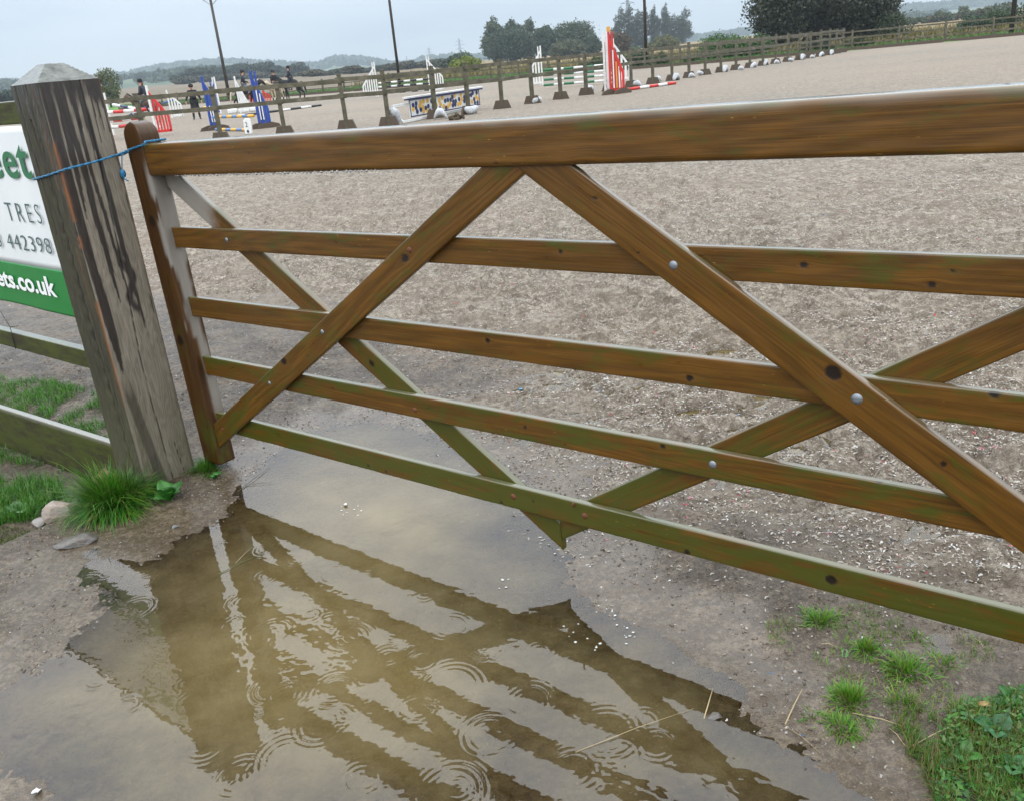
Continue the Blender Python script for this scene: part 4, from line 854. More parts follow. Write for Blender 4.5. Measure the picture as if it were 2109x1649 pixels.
# ------------------------------------------------------------------ land beyond the arena
FA, FB_, FC_ = np.array([46., 59.8]), np.array([16.5, 64.5]), np.array([-42., 107.])      # line of the far boundary fence
def fence_side(x, y):      # >0 beyond the far fence
    f1 = FB_[1]+(FA[1]-FB_[1])*(x-FB_[0])/(FA[0]-FB_[0]); f2 = FB_[1]+(FC_[1]-FB_[1])*(x-FB_[0])/(FC_[0]-FB_[0])
    return np.where(x > FB_[0], y-f1, (y-f2)*.81)
def terr(x, y):
    x = np.asarray(x, float); y = np.asarray(y, float); b = x/np.maximum(y, 1)
    k = np.interp(b, [-.6, -.3, -.12, .1, .4, .6], [.0150, .0128, .0070, .0035, .0055, .0065])
    return .05+np.clip(y-105, 0, 400)*k+(fbm(x, y, .02, 3, 3)-.5)*1.0*sst(80, 200, y)
def build_terrain():
    X = tensor(-1800, 1800, -60, 60, 1.2, 1.06, 60); Y = tensor(45, 3000, 56, 125, 1.0, 1.05, 60)
    x, y = np.meshgrid(X, Y, indexing='ij'); sd = fence_side(x, y); h = np.where(sd > -.25, terr(x, y), -.25)
    me = npmesh('field', np.stack([x, y, h], -1).reshape(-1, 3), gridF(len(X), len(Y)), True, {'sd': sd.ravel()})
    m = NT('field_and_verge'); p = m.pos(); sdn = m.attr('sd'); n = m.noise(p, .6, 5, .6); n2 = m.noise(p, 3, 5, .7)
    green = m.ramp(n2, [(.35, (.050, .14, .018)), (.65, (.10, .23, .030))])
    gold = m.ramp(m.noise(p, .25, 5, .65), [(.32, (.10, .095, .035)), (.68, (.26, .17, .065)), (.5, (.19, .135, .055))])
    stub = m.ramp(m.noise(m.map(p, (.02, .15, 1)), 1, 5, .6), [(.35, (.105, .082, .050)), (.65, (.155, .122, .078))])
    sep = m.n('SeparateXYZ'); m.set(sep.inputs[0], p); ratio = m.math('DIVIDE', sep.outputs[0], sep.outputs[1])
    lf = m.ramp(ratio, [(.0, 0.), (.001, 0.)]); l2 = m.math('MULTIPLY', m.math('SUBTRACT', -.02, ratio), 12.0, True)
    dry = m.mix(l2, gold, stub)
    e = m.math('ADD', sdn, m.math('MULTIPLY', m.math('SUBTRACT', n, .5), 5.0)); e = m.math('MULTIPLY', e, m.mix(m.math('MULTIPLY', m.math('SUBTRACT', .20, ratio), 8.0, True), (1., 1., 1.), (.36, .36, .36))); f = m.math('MULTIPLY', m.math('SUBTRACT', e, 4.2), .6, True)
    col = m.mix(f, green, dry)
    link('field', me, m.fin(col, .9, m.bump(n2, .15, .7)), kind='structure')
    # hills on the skyline, measured as (photo x, photo y)
    def skyline(name, pts, D, depth, col1, col2, seed, ntree, ts):
        B = []; T = []
        for px, py in pts: r = ray(px, py); B.append(r[0]/r[1]); T.append(r[2]/r[1])
        b = np.linspace(-1.0, 1.0, 420); t = np.interp(b, B, T); s = np.linspace(0, 1, 26); bb, ss = np.meshgrid(b, s, indexing='ij'); tt = np.interp(bb, B, T)
        y = D-depth+depth*2*ss; prof = np.sin(np.clip(ss, 0, 1)*math.pi)**.8; top = CAM_H+tt*D
        z = -2+(top+2)*prof*np.where(top > 0, 1, 0)+(fbm(bb, ss, 30, 3, seed)-.5)*6*prof
        x = bb*y
        m = NT(name+'_slope'); p = m.pos(); c = m.ramp(m.noise(p, .006, 5, .6), [(.42, col1), (.58, col2)]); c = m.mix(m.ramp(m.noise(p, .05, 4), [(.45, .5), (.6, 0.)]), c, (.02, .04, .02))
        link(name, npmesh(name, np.stack([x, y, z], -1).reshape(-1, 3), gridF(len(b), len(s)), True), m.fin(c, .9), kind='structure')
        r = np.random.default_rng(seed); n = ntree; bi = r.uniform(-.75, .75, n); si = r.uniform(.18, .52, n)**1; ti = np.interp(bi, B, T); yy = D-depth+depth*2*si
        dens = fbm(bi, si*.3, 16, 4, seed+5); edge = r.random(n) < .35; si = np.where(edge, r.uniform(.44, .52, n), si); yy = D-depth+depth*2*si
        k = ((dens > .44) | edge) & (ti*D > 2); bi, si, ti, yy = bi[k], si[k], ti[k], yy[k]; n = len(bi)
        zz = -2+(CAM_H+ti*D+2)*np.sin(si*math.pi)**.8; c = np.stack([bi*yy, yy, zz], -1)
        m_ = 9; cc = np.repeat(c, m_, 0); N = n*m_; rad = np.repeat(r.uniform(.5, 1.25, n), m_)*ts
        d = r.normal(0, 1, (N, 3)); d /= np.linalg.norm(d, axis=1)[:, None]; cc = cc+d*rad[:, None]*[1, 1, .8]*.55; cc[:, 2] += rad*.25
        u = r.normal(0, 1, (N, 3)); u /= np.linalg.norm(u, axis=1)[:, None]; v = np.cross(u, r.normal(0, 1, (N, 3))); v /= np.linalg.norm(v, axis=1)[:, None]; q = rad*.62
        V = np.stack([cc-u*q[:, None], cc-v*q[:, None], cc+u*q[:, None], cc+v*q[:, None]], 1).reshape(-1, 3)
        link(name+'_woodland', npmesh('wood', V, np.arange(N*4).reshape(-1, 4)), paint(name+'_foliage', (.045, .075, .032), .9, .4, (.03, .04, .03), .02), kind='stuff', label='hazy %s woodland along the skyline' % ('far' if D > 1500 else 'nearer'), cat='woodland')
    skyline('hills', [(-300, 170), (150, 176), (228, 160), (262, 160), (300, 150), (370, 138), (440, 132), (520, 133), (600, 138), (650, 140), (690, 126), (740, 126), (800, 136), (850, 139), (870, 128), (930, 122), (1000, 124), (1060, 119), (1200, 104), (1400, 84), (1450, 81), (1540, 68), (1800, 28), (1870, 20), (1960, 12), (2070, 3), (2200, -6), (2500, -20)], 2000, 500, (.05, .09, .04), (.13, .16, .07), 5, 9000, 9.5)
    skyline('low_hills', [(-300, 190), (228, 172), (330, 158), (430, 150), (500, 150), (660, 160), (760, 150), (860, 148), (1000, 132), (1400, 92), (1500, 84), (1900, 38), (2100, 24), (2500, 0)], 900, 250, (.05, .09, .04), (.12, .15, .06), 8, 5200, 5.2)
build_terrain()
# ------------------------------------------------------------------ trees
M_crown = {}
def crown_mat(c):
    k = 'foliage_%02d%02d%02d' % tuple(int(q*300) for q in c)
    if k not in M_crown:
        m = NT(k); a = m.attr('col', 'Color'); n = m.noise(m.pos(), .9, 4); col = m.mix(m.math('MULTIPLY', n, .5), a, (c[0]*.35, c[1]*.42, c[2]*.4)); m.fin(col, .6)
        t = m.n('BsdfTranslucent'); m.set(t.inputs[0], col); mx = m.n('MixShader'); mx.inputs[0].default_value = .22
        m.t.links.new(m.p.outputs[0], mx.inputs[1]); m.t.links.new(t.outputs[0], mx.inputs[2]); m.t.links.new(mx.outputs[0], m.out.inputs[0]); M_crown[k] = m.m
    return M_crown[k]
M_bark = paint('bark', (.06, .05, .04), .9, .5, (.03, .03, .02), 3)
def tree(name, x, y, h, w, label, col=(.045, .085, .025), n=3500, leaf=.4, shape='round', seed=1, base=.12, group=None, lobes=16, gap=.0, cat='tree', z=None, wind=0.0, var=.35, trunk=True):
    r = np.random.default_rng(seed); zb = float(terr(np.array([x]), np.array([y]))[0]) if z is None else z
    root = empty(name, (x, y, zb), label=label, cat=cat, group=group)
    cs = []
    for i in range(lobes):
        t = (i+.5)/lobes
        if shape == 'poplar': hh = base+(1-base)*t*.93; rad = w*.5*(math.sin(math.pi*min(1, .12+t*.86))**.6)*r.uniform(.55, .8); a = r.uniform(0, 6.28); o = w*.5*.38*math.sin(math.pi*min(1, .1+t*.85)); cs.append((math.cos(a)*o, math.sin(a)*o, hh*h, rad*.8, h/lobes*1.4))
        elif shape == 'bush': a = r.uniform(0, 6.28); o = w*.5*math.sqrt(r.uniform(0, 1))*.72; hh = h*(r.uniform(.18, .72)*(1-.55*(o/(w*.5))**2)); q = r.uniform(.22, .36)*min(h, w); cs.append((math.cos(a)*o, math.sin(a)*o, hh, q*1.15, q))
        else:
            ph = math.acos(1-1.97*t); a = i*2.399+r.uniform(-.4, .4); q = r.uniform(.75, 1.0); R0 = w*.5*.62
            cs.append((math.cos(a)*math.sin(ph)*R0*q, math.sin(a)*math.sin(ph)*R0*q, h*(base+(1-base)*.5)+math.cos(ph)*h*(1-base)*.5*.70*q, w*r.uniform(.16, .25), h*(1-base)*r.uniform(.13, .2)))
    if h > 5 and leaf > .25: n = int(n*1.7); leaf *= .76
    C = np.array(cs); wt = C[:, 3]**2; idx = r.choice(len(C), n, p=wt/wt.sum()); d = r.normal(0, 1, (n, 3)); d /= np.linalg.norm(d, axis=1)[:, None]; rr = r.uniform(.35, 1.06, n)**.5; rr = np.where(r.random(n) < (.20 if n > 10000 else .10), rr*r.uniform(1.0, 1.7 if n > 10000 else 1.45, n), rr)
    clump = 1+.28*(fbm(d[:, 0]*3+idx*7.1, d[:, 1]*3+d[:, 2]*2.3, 1.6, 3, seed)-.5)*2
    c = C[idx, :3]+d*(rr*clump)[:, None]*np.stack([C[idx, 3], C[idx, 3], C[idx, 4]], -1)
    if gap: k = fbm(c[:, 0]+c[:, 1]*.6, c[:, 2]+c[:, 1]*.3, 1.6/max(.3, w*.12), 3, seed+3) > gap; c = c[k]; d = d[k]; n = len(c)
    c[:, 2] = np.maximum(c[:, 2], leaf*.3); c[:, 0] += wind*(c[:, 2]/h)**2
    L = leaf*r.uniform(.5, 1.15, n)
    u = r.normal(0, 1, (n, 3)); u /= np.linalg.norm(u, axis=1)[:, None]; v = np.cross(u, d+r.normal(0, .5, (n, 3))); v /= np.linalg.norm(v, axis=1)[:, None]+1e-9
    V = np.stack([c-u*L[:, None], c-v*L[:, None]*.55, c+u*L[:, None], c+v*L[:, None]*.55], 1).reshape(-1, 3)
    cc = np.array(col)*(1+var*(r.random((n, 1))*2-1)); hue = r.random(n) < .25; cc[hue] *= [1.35, 1.1, .8]
    link('crown', npmesh('crown', V, np.arange(n*4).reshape(-1, 4), False, {'col': np.repeat(cc, 4, 0)}), crown_mat(col), root)
    if trunk:
        b = MB(); tr = max(.06, h*.020)
        b.tube([(0, 0, -.1), (.02*h, 0, h*.22), (.01*h+wind*.1, .01*h, h*.5), (wind*.5, 0, h*.82)], [tr*1.3, tr, tr*.6, tr*.15], 8)
        for i in range(7 if shape != 'poplar' else 3):
            a = r.uniform(0, 6.28); z0 = h*r.uniform(.18, .55); q = C[r.integers(0, len(C))]
            b.tube([(.01*h, 0, z0), (q[0]*.5, q[1]*.5, (z0+q[2])/2+.03*h), (q[0], q[1], q[2])], [tr*.45, tr*.28, tr*.06], 5)
        b.build('trunk', M_bark, root, True)
    return root
def ph(px, y_top, D):          # world x and height of a thing at distance D whose top is at pixel (px, y_top)
    p = at(px, y_top, D); return p[0], p[2]
def T(px, ytop, D, wpx, name, label, **k):
    x, zt = ph(px, ytop, D); w = wpx/1919.*D; zb = k.pop('z', None); zb = float(terr(np.array([x]), np.array([D]))[0]) if zb is None else zb
    return tree(name, x, D, zt-zb, w, label, z=zb, **k)
OL = (.070, .098, .036); DG = (.040, .074, .032); GY = (.068, .098, .050)
gp = 'broad trees beyond the golden field'
T(1012, 30, 262, 62, 'poplar_tree', 'tall ragged tree at the left end of the tree clump', col=GY, n=5200, leaf=.42, shape='poplar', seed=1, base=.05, group=gp, gap=.36)
T(1050, 33, 268, 64, 'poplar_tree', 'tall pointed tree second from the left in the clump', col=DG, n=5000, leaf=.42, shape='poplar', seed=2, base=.05, group=gp, gap=.36)
T(1088, 34, 270, 66, 'poplar_tree', 'tall tree with a notched top in the middle of the clump', col=GY, n=5000, leaf=.42, shape='poplar', seed=3, base=.05, group=gp, gap=.36)
T(1045, 56, 250, 118, 'round_tree', 'big round blue-green tree in front of the tall pointed ones', col=(.034, .062, .032), n=7500, leaf=.40, seed=4, base=.0, group=gp, lobes=22)
T(1118, 50, 262, 56, 'round_tree', 'dark rounded tree right of the notched one', col=DG, n=3500, leaf=.45, seed=5, base=.0, group=gp)
T(1178, 39, 262, 98, 'round_tree', 'high domed tree at the right end of the clump', col=(.045, .075, .032), n=6500, leaf=.42, seed=6, base=.0, group=gp, lobes=20)
T(1168, 80, 240, 88, 'round_tree', 'low olive tree in front of the high domed one', col=(.070, .085, .038), n=4200, leaf=.36, seed=7, base=.0, group=gp)
T(1218, 70, 250, 46, 'round_tree', 'small dark tree at the right foot of the domed one', col=DG, n=2200, leaf=.38, seed=8, base=.0, group=gp)
gp = 'distant poplars behind the middle pole'
for i, (px, yt, wp, lb) in enumerate([(1272, 12, 24, 'wind-bent pale poplar at the left end of the distant poplars'), (1292, 8, 22, 'thin tall poplar second from the left'), (1308, 18, 24, 'darker poplar just left of the middle pole'), (1326, 14, 26, 'poplar directly behind the middle pole'),
                                       (1343, 8, 18, 'very thin bare-topped poplar just right of the middle pole'), (1366, 6, 20, 'bare-topped poplar right of the very thin one'), (1386, 28, 40, 'wide dark poplar second from the right'), (1405, 14, 32, 'tall bushy poplar at the right end of the distant poplars')]):
    T(px, yt, 385, wp*1.75, 'poplar_tree', lb, col=(.048, .070, .046), n=2600, leaf=.46, shape='poplar', seed=30+i, base=.0, group=gp, gap=.33, lobes=14, wind=.8)
T(1272, 66, 215, 66, 'hawthorn_tree', 'rusty brown round tree behind the red jump wing', col=(.085, .062, .032), n=4200, leaf=.33, seed=41, base=.0)
T(1365, 72, 215, 92, 'willow_bush', 'broad pale olive bush right of the middle pole', col=(.115, .125, .045), n=4400, leaf=.33, seed=42, base=.0, shape='bush')
T(1300, 88, 235, 60, 'willow_bush', 'low olive bush between the rusty tree and the pale bush', col=OL, n=2200, leaf=.33, seed=43, base=.0, shape='bush')
T(948, 108, 225, 66, 'round_tree', 'dull green tree behind the yellow-green bush', col=(.04, .075, .035), n=3200, leaf=.4, seed=44, base=.0)
T(915, 122, 225, 40, 'round_tree', 'small grey-green tree left of the yellow-green bush', col=(.05, .07, .04), n=1800, leaf=.4, seed=45, base=.0)
T(957, 109, 112, 62, 'yellow_bush', 'bright yellow-green bush in front of the dull green tree', col=(.155, .20, .018), n=3600, leaf=.19, seed=46, base=.0, shape='bush')
# big tree beyond the right-hand fence
T(1610, -70, 76, 150, 'willow_tree', 'left half of the huge dark willow, its twigs hanging over the green bush', col=(.030, .042, .018), n=15000, leaf=.15, seed=51, base=.0, lobes=40, gap=.33)
T(1700, -110, 78, 190, 'willow_tree', 'huge dark brownish-green willow in the middle of the right side', col=(.034, .038, .017), n=21000, leaf=.15, seed=52, base=-.05, lobes=46, gap=.27)
T(1790, -80, 77, 150, 'willow_tree', 'right part of the huge dark willow beside the distant fields', col=(.036, .044, .020), n=15000, leaf=.15, seed=53, base=-.02, lobes=40, gap=.30)
T(1840, 8, 74, 60, 'dark_bush', 'dark bush under the right edge of the huge willow', col=(.035, .055, .02), n=3600, leaf=.11, seed=54, base=.0, shape='bush')
T(1500, 58, 70, 118, 'elder_bush', 'fresh green bush left of the huge dark willow', col=(.050, .125, .022), n=8500, leaf=.10, seed=55, base=.0, shape='bush', lobes=26)
T(1562, 70, 69, 60, 'elder_bush', 'lower green bush at the left foot of the huge willow', col=(.040, .095, .022), n=3600, leaf=.10, seed=56, base=.0, shape='bush')
for i, (px, yt, D, wp, lb) in enumerate([(1215, 116, 73, 60, 'low bramble bush at the left end of the brambles behind the jumps'), (1262, 106, 71, 70, 'bramble bush behind the red jump wing'), (1312, 98, 70, 70, 'tallest bramble bush behind the fence left of the middle pole'), (1365, 106, 69, 60, 'low bramble bush right of the middle pole'),
                                          (1690, 78, 66, 90, 'dark bramble under the huge willow'), (1770, 72, 66, 80, 'olive bramble under the right half of the huge willow'), (1430, 112, 68, 50, 'small bramble left of the fresh green bush')]):
    T(px, yt, D, wp, 'bramble_bush', lb, col=[(.055, .080, .028), (.05, .085, .03), (.045, .08, .03), (.055, .08, .03), (.03, .045, .018), (.06, .07, .02), (.06, .10, .03)][i], n=3400, leaf=.085, seed=60+i, base=0, shape='bush', group='brambles along the far fence', var=.6)
for i, (px, yt, D, wp, lb) in enumerate([(2010, 30, 72, 90, 'dark green bramble left of the right-hand pole'), (2055, 18, 74, 80, 'tall dark hedge bush beside the right-hand pole'), (2120, 2, 74, 110, 'hedge bush at the right edge of the picture'), (1960, 62, 70, 70, 'low green bramble spilling over the right-hand fence')]):
    T(px, yt, D, wp, 'hedge_bush', lb, col=[(.035, .075, .03), (.04, .075, .025), (.035, .065, .022), (.045, .10, .03)][i], n=5200, leaf=.10, seed=80+i, base=0, shape='bush', lobes=22, group='hedge by the right-hand pole', var=.5)
for i, px in enumerate([1872, 1893, 1915, 1935, 1952, 1972, 1985, 2000, 2020, 2038, 2060, 2078]):
    yt = 36-(px-1870)*.135+[0, 3, 2, -6, -2, 4, -8, 2, 0, -2, -10, -4][i]; lb = ['first', 'second', 'third', 'fourth', 'fifth', 'sixth', 'seventh', 'eighth', 'ninth', 'tenth', 'eleventh', 'twelfth'][i]
    T(px, yt, 235, 30, 'field_bush', lb+' bush from the left in the distant field hedge at the right', col=[(.075, .09, .04), (.06, .09, .035), (.09, .085, .04)][i % 3], n=900, leaf=.42, seed=100+i, base=0, shape='bush', group='bushes in the distant right field hedge', lobes=9)
# hedgerow and wood on the left skyline
hx = [(642, 148, 46), (668, 153, 36), (690, 148, 30), (722, 140, 44), (752, 146, 34), (780, 140, 36), (812, 134, 46), (838, 130, 40), (862, 134, 30), (884, 128, 40), (905, 126, 30)]
for i, (px, yt, wp) in enumerate(hx):
    lb = ['first', 'second', 'third', 'fourth', 'fifth', 'sixth', 'seventh', 'eighth', 'ninth', 'tenth', 'eleventh'][i]
    T(px, yt-5, 300+(i % 3)*12, wp*1.3, 'hedgerow_tree', lb+' tree from the left in the hedgerow between the riders and the yellow-green bush', col=[(.072, .070, .038), (.060, .062, .040), (.05, .07, .035)][i % 3], n=2000, leaf=.5, seed=130+i, base=-.05, group='hedgerow trees behind the white jump', lobes=12)
wx = [(368, 151, 30), (388, 140, 36), (408, 136, 34), (430, 134, 38), (452, 136, 34), (476, 132, 40), (500, 127, 38), (524, 129, 42), (546, 126, 38), (566, 134, 34), (586, 142, 34), (612, 127, 40), (378, 158, 44), (420, 154, 50), (470, 152, 54), (520, 150, 56), (572, 152, 50), (618, 150, 44)]
for i, (px, yt, wp) in enumerate(wx):
    lb = ['1st', '2nd', '3rd', '4th', '5th', '6th', '7th', '8th', '9th', '10th', '11th', '12th'][i] if i < 12 else ['1st', '2nd', '3rd', '4th', '5th', '6th'][i-12]
    T(px, yt, 440 if i < 12 else 400, wp*1.35, 'woodland_tree', (lb+' tall tree from the left in the dark wood behind the riders') if i < 12 else (lb+' low tree from the left along the near edge of the wood'), col=(.032, .052, .030) if i < 12 else (.058, .062, .034), n=2100, leaf=.62, seed=150+i, base=-.05, group='trees of the wood behind the riders' if i < 12 else 'low trees along the edge of the wood', lobes=12, trunk=i >= 12)
T(208, 134, 118, 66, 'ash_tree', 'small pale green tree just right of the big gate post', col=(.105, .125, .045), n=3600, leaf=.17, seed=180, base=.04, gap=.40, lobes=20)
T(244, 151, 700, 9, 'lone_tree', 'tiny lone tree on the left skyline', col=(.04, .06, .035), n=500, leaf=.5, seed=181, lobes=6)
T(283, 146, 720, 26, 'lone_tree', 'wide hilltop tree at the left end of the wooded skyline', col=(.035, .055, .035), n=900, leaf=.9, seed=182, lobes=8)
T(8, 186, 200, 60, 'hedgerow_tree', 'dark tree at the left edge behind the timber fence', col=(.03, .05, .03), n=2500, leaf=.4, seed=183, lobes=12)
T(497, 176, 96, 24, 'verge_bush', 'small green bush behind the fence by the left pole', col=(.05, .085, .025), n=1500, leaf=.09, seed=184, base=0, shape='bush')
# ------------------------------------------------------------------ verge grass and tall dry grass
def grass_band():
    n = 42000; x = rng.uniform(-40, 44, n); off = rng.uniform(.15, 6, n)**1.2*np.where(x < 12, 1.6, 1); base = np.where(x > FB_[0], FB_[1]+(FA[1]-FB_[1])*(x-FB_[0])/(FA[0]-FB_[0]), FB_[1]+(FC_[1]-FB_[1])*(x-FB_[0])/(FC_[0]-FB_[0]))
    y = base+off; a = rng.uniform(0, 6.28, n); g = rng.uniform(.1, .9, n)
    blades('verge', np.stack([x, y, terr(x, y)-.02], -1), rng.uniform(.10, .32, n), rng.uniform(.03, .07, n), np.stack([np.cos(a)*g, np.sin(a)*g], -1), [(.05, .14, .022), (.075, .19, .03), (.035, .10, .02), (.10, .17, .03)], seed=9, seg=2, kind='stuff', label='bright green grass verge outside the arena fence', cat='grass')
    n = 34000; x = rng.uniform(-14, 80, n); base = np.where(x > FB_[0], FB_[1]+(FA[1]-FB_[1])*(x-FB_[0])/(FA[0]-FB_[0]), FB_[1]+(FC_[1]-FB_[1])*(x-FB_[0])/(FC_[0]-FB_[0])); y = base+np.where(x < 12, 13, 6)+rng.exponential(22, n)
    k = fbm(x, y, .25, 3, 5) > .36; x, y = x[k], y[k]; n = len(x); a = rng.uniform(0, 6.28, n); g = rng.uniform(.05, .6, n)
    blades('dry', np.stack([x, y, terr(x, y)-.02], -1), rng.uniform(.35, .85, n), rng.uniform(.05, .12, n), np.stack([np.cos(a)*g, np.sin(a)*g], -1), [(.24, .17, .06), (.17, .14, .05), (.11, .11, .035), (.20, .13, .05), (.13, .09, .04)], seed=10, seg=2, kind='stuff', label='tall dry golden grass in the field beyond the fence', cat='dry grass')
grass_band()
# ------------------------------------------------------------------ poles and pylons
def pole(px, py, Y, h, r, label, lamp=False):
    p = at(px, py, Y); g = empty('floodlight_pole' if lamp else 'timber_pole', (p[0], p[1], 0), label=label, cat='pole')
    b = MB(); b.tube([(0, 0, 0), (0, 0, h*.5), (0, 0, h)], [r, r*.88, r*.75], 14); b.build('shaft', M_pole, g, True)
    if lamp:
        b = MB(); b.beam((-.8, 0, h-.05), (.8, 0, h-.05), .07, .07); b.beam((-.7, 0, h-.1), (0, 0, h-.65), .04, .04); b.beam((.7, 0, h-.1), (0, 0, h-.65), .04, .04); b.build('bracket', M_pole, g)
        for s in (-.65, -.25, .25, .65):
            b = MB(); b.box((s, -.12, h+.14), (.30, .16, .24), Matrix.Rotation(.5, 3, 'X')); b.build('lamp_head', M_pole, g, bevel=.01)
    return g
pole(470, 188, 96, 9.7, .17, 'dark floodlight pole on the left with lamp heads at its top', True)
pole(823, 170, 84, 13, .13, 'thin dark timber pole behind the white jump'); pole(1331, 138, 68.5, 12, .115, 'dark timber pole in front of the poplars'); pole(2082, 72, 63.5, 11, .155, 'thick dark timber pole at the right edge of the picture')
def pylon(px, yt, yb, D, label):
    x, zt = ph(px, yt, D); zb = 0.; h = zt-zb; w = h*.10; b = MB(); k = h/40
    g = empty('electricity_pylon', (x, D, zb), R(20), label=label, cat='pylon', group='electricity pylons on the skyline')
    lv = [0, .18, .34, .48, .60, .70, .79, .87, .94, 1.0]; wd = lambda s: w*(1-s)**1.2*1.0+w*.16
    for i in range(len(lv)-1):
        a, c = lv[i], lv[i+1]; wa, wc = wd(a)*(1 if a < .6 else .8), wd(c)*(1 if c < .6 else .8)
        for sx, sy in ((-1, -1), (1, -1), (1, 1), (-1, 1)):
            b.beam((sx*wa, sy*wa, a*h), (sx*wc, sy*wc, c*h), .38*k, .38*k)
        for sy in (-1, 1):
            b.beam((-wa, sy*wa, a*h), (wc, sy*wc, c*h), .24*k, .24*k); b.beam((wa, sy*wa, a*h), (-wc, sy*wc, c*h), .24*k, .24*k); b.beam((-wc, sy*wc, c*h), (wc, sy*wc, c*h), .24*k, .24*k)
    b.build('lattice_tower', M_pyl, g)
    for s, l in ((.62, .17), (.76, .22), (.90, .15)):
        c = MB(); c.beam((-l*h, 0, s*h), (l*h, 0, s*h), .4*k, .4*k); c.beam((-l*h, 0, s*h), (0, 0, s*h+.045*h), .26*k, .26*k); c.beam((l*h, 0, s*h), (0, 0, s*h+.045*h), .26*k, .26*k)
        for e in (-1, 1): c.beam((e*l*h, 0, s*h), (e*l*h, 0, s*h-.05*h), .2*k, .2*k)
        c.build('cross_arm', M_pyl, g)
M_pyl = paint('pylon_steel', (.20, .23, .26), .6, .2)
pylon(945, 80, 110, 1500, 'electricity pylon left of the tree clump, above the yellow-green bush'); pylon(883, 98, 125, 1900, 'smaller electricity pylon between the middle pole and the yellow-green bush')
pylon(1292, -4, 90, 640, 'large faint electricity pylon standing among the distant poplars'); pylon(837, 116, 130, 2600, 'tiny far pylon just right of the thin middle-left pole')
pylon(652, 126, 140, 2500, 'tiny far pylon on the skyline above the riders')
# ------------------------------------------------------------------ far boundary fence
def far_fence():
    f = empty('boundary_fence', (FB_[0], FB_[1], 0), label='long three-rail timber fence with a kick board along the far side of the arena', cat='fence')
    o = Vector((FB_[0], FB_[1], 0)); r = random.Random(4)
    for A_, B_ in ((FB_, FA), (FB_, FC_)):
        A = Vector((*A_, 0)); B = Vector((*B_, 0)); L = (B-A).length; d = (B-A)/L; n = int(L/2.75)
        for i in range(n+1):
            p = A+d*(i*L/n)-o
            if i or A_ is not FB_ or B_ is FA:
                b = MB(); b.box((0, 0, .63), (.12, .12, 1.36), Matrix.Rotation(math.atan2(d.y, d.x), 3, 'Z')); b.build('post', M_rail, f, loc=p, rot=(r.uniform(-.015, .015), r.uniform(-.02, .02), 0))
            if i < n:
                q = A+d*((i+1)*L/n)-o
                for z in (1.18, .82, .46):
                    b = MB(); dz = r.uniform(-.02, .02); b.beam(p+Vector((0, 0, z+dz)), q+Vector((0, 0, z+r.uniform(-.02, .02))), .04, .095); b.build('rail', M_rail, f)
        off = Vector((-d.y, d.x, 0))*(.09 if B_ is FC_ else -.09)
        b = MB(); b.beam(A-o+off+Vector((0, 0, .09)), B-o+off+Vector((0, 0, .09)), .04, .22); b.build('kick_board', M_foot, f)
far_fence()
# ------------------------------------------------------------------ portable fence with foot blocks inside the arena
FP = [(225, 300, -.02), (316, 305, .01), (478, 293, .0), (588, 284, .012), (716, 268, .018), (797, 262, .0), (895, 250, -.03), (962, 238, -.005), (1036, 223, .005), (1096, 214, .0), (1156, 205, .0), (1209, 196, .02), (1253, 188, 0), (1300, 180, -.03), (1346, 173, -.02), (1384, 167, -.03),
      (1420, 160, -.05), (1450, 155, -.055), (1486, 149, -.005), (1515, 144.5, -.035), (1545, 140, -.03), (1571, 135.5, -.01), (1597, 131.5, -.05), (1622, 127.5, 0), (1647, 124, -.01), (1667, 120.5, 0), (1690, 117, -.03), (1708, 114, -.005), (1722, 111, 0), (1735, 108.5, 0)]
def inner_fence():
    P = []
    for px, py, _ in FP:
        q = at(px, py); P.append([q[0], q[1]])
    P = np.array(P); P[0] = [-11.9, 26.6]; P[1] = [-9.75, 26.2]; P[2] = [-7.55, 26.0]; P[3] = [-5.75, 26.1]; P[4] = [-4.0, 26.3]; P[5] = [-2.75, 25.9]; P[6] = [-1.5, 27.6]
    sm = P.copy()
    for k in range(7, len(P)-1): sm[k] = (P[k-1]+2*P[k]+P[k+1])/4
    P = sm; o = Vector((*P[7], 0)); f = empty('portable_fence', o, label='portable post and rail fence on foot blocks crossing the arena behind the gate', cat='fence'); r = random.Random(3)
    for i, (px, py, tl) in enumerate(FP):
        p = Vector((*P[i], 0)); a = P[min(i+1, len(P)-1)]-P[max(i-1, 0)]; yaw = math.atan2(a[1], a[0])
        H = at(px, 0, P[i][1])  # unused height guess
        b = MB(); h = 1.46+r.uniform(-.02, .02); s = .058
        b.prism([(-s, 0.02), (s, 0.02), (s*.95, h), (-s*.95, h)], -s*.9, s*.9); b.box((0, 0, h+.006), (s*2.3, s*2.2, .025))
        po = b.build('post', M_rail, f, loc=p-o, rot=(r.uniform(-.012, .012), -tl*.6, yaw+r.uniform(-.25, .25)), bevel=.006)
        b = MB(); b.prism([(-.30, 0), (.30, 0), (.20, .26), (-.20, .26)], -.045, .045); v = random.Random(i)
        b.build('foot_block', M_foot, po, rot=(0, tl*.6, -.05*(i % 3)-.95 if i > 7 else -.3), bevel=.006, loc=(0, 0, 0))
        if i < len(FP)-1:
            q = Vector((*P[i+1], 0)); e = .012*(i % 2)
            for z in (1.33, .90):
                b = MB(); A = p-o+Vector((0, 0, z+r.uniform(-.025, .025))); B = q-o+Vector((0, 0, z+r.uniform(-.025, .025))); dd = (B-A).normalized(); sd = Vector((dd.y, -dd.x, 0))*(.075+e)
                b.beam(A-dd*.12+sd, B+dd*.12+sd, .036, .115); b.build('rail', M_rail, f, bevel=.004)
inner_fence()
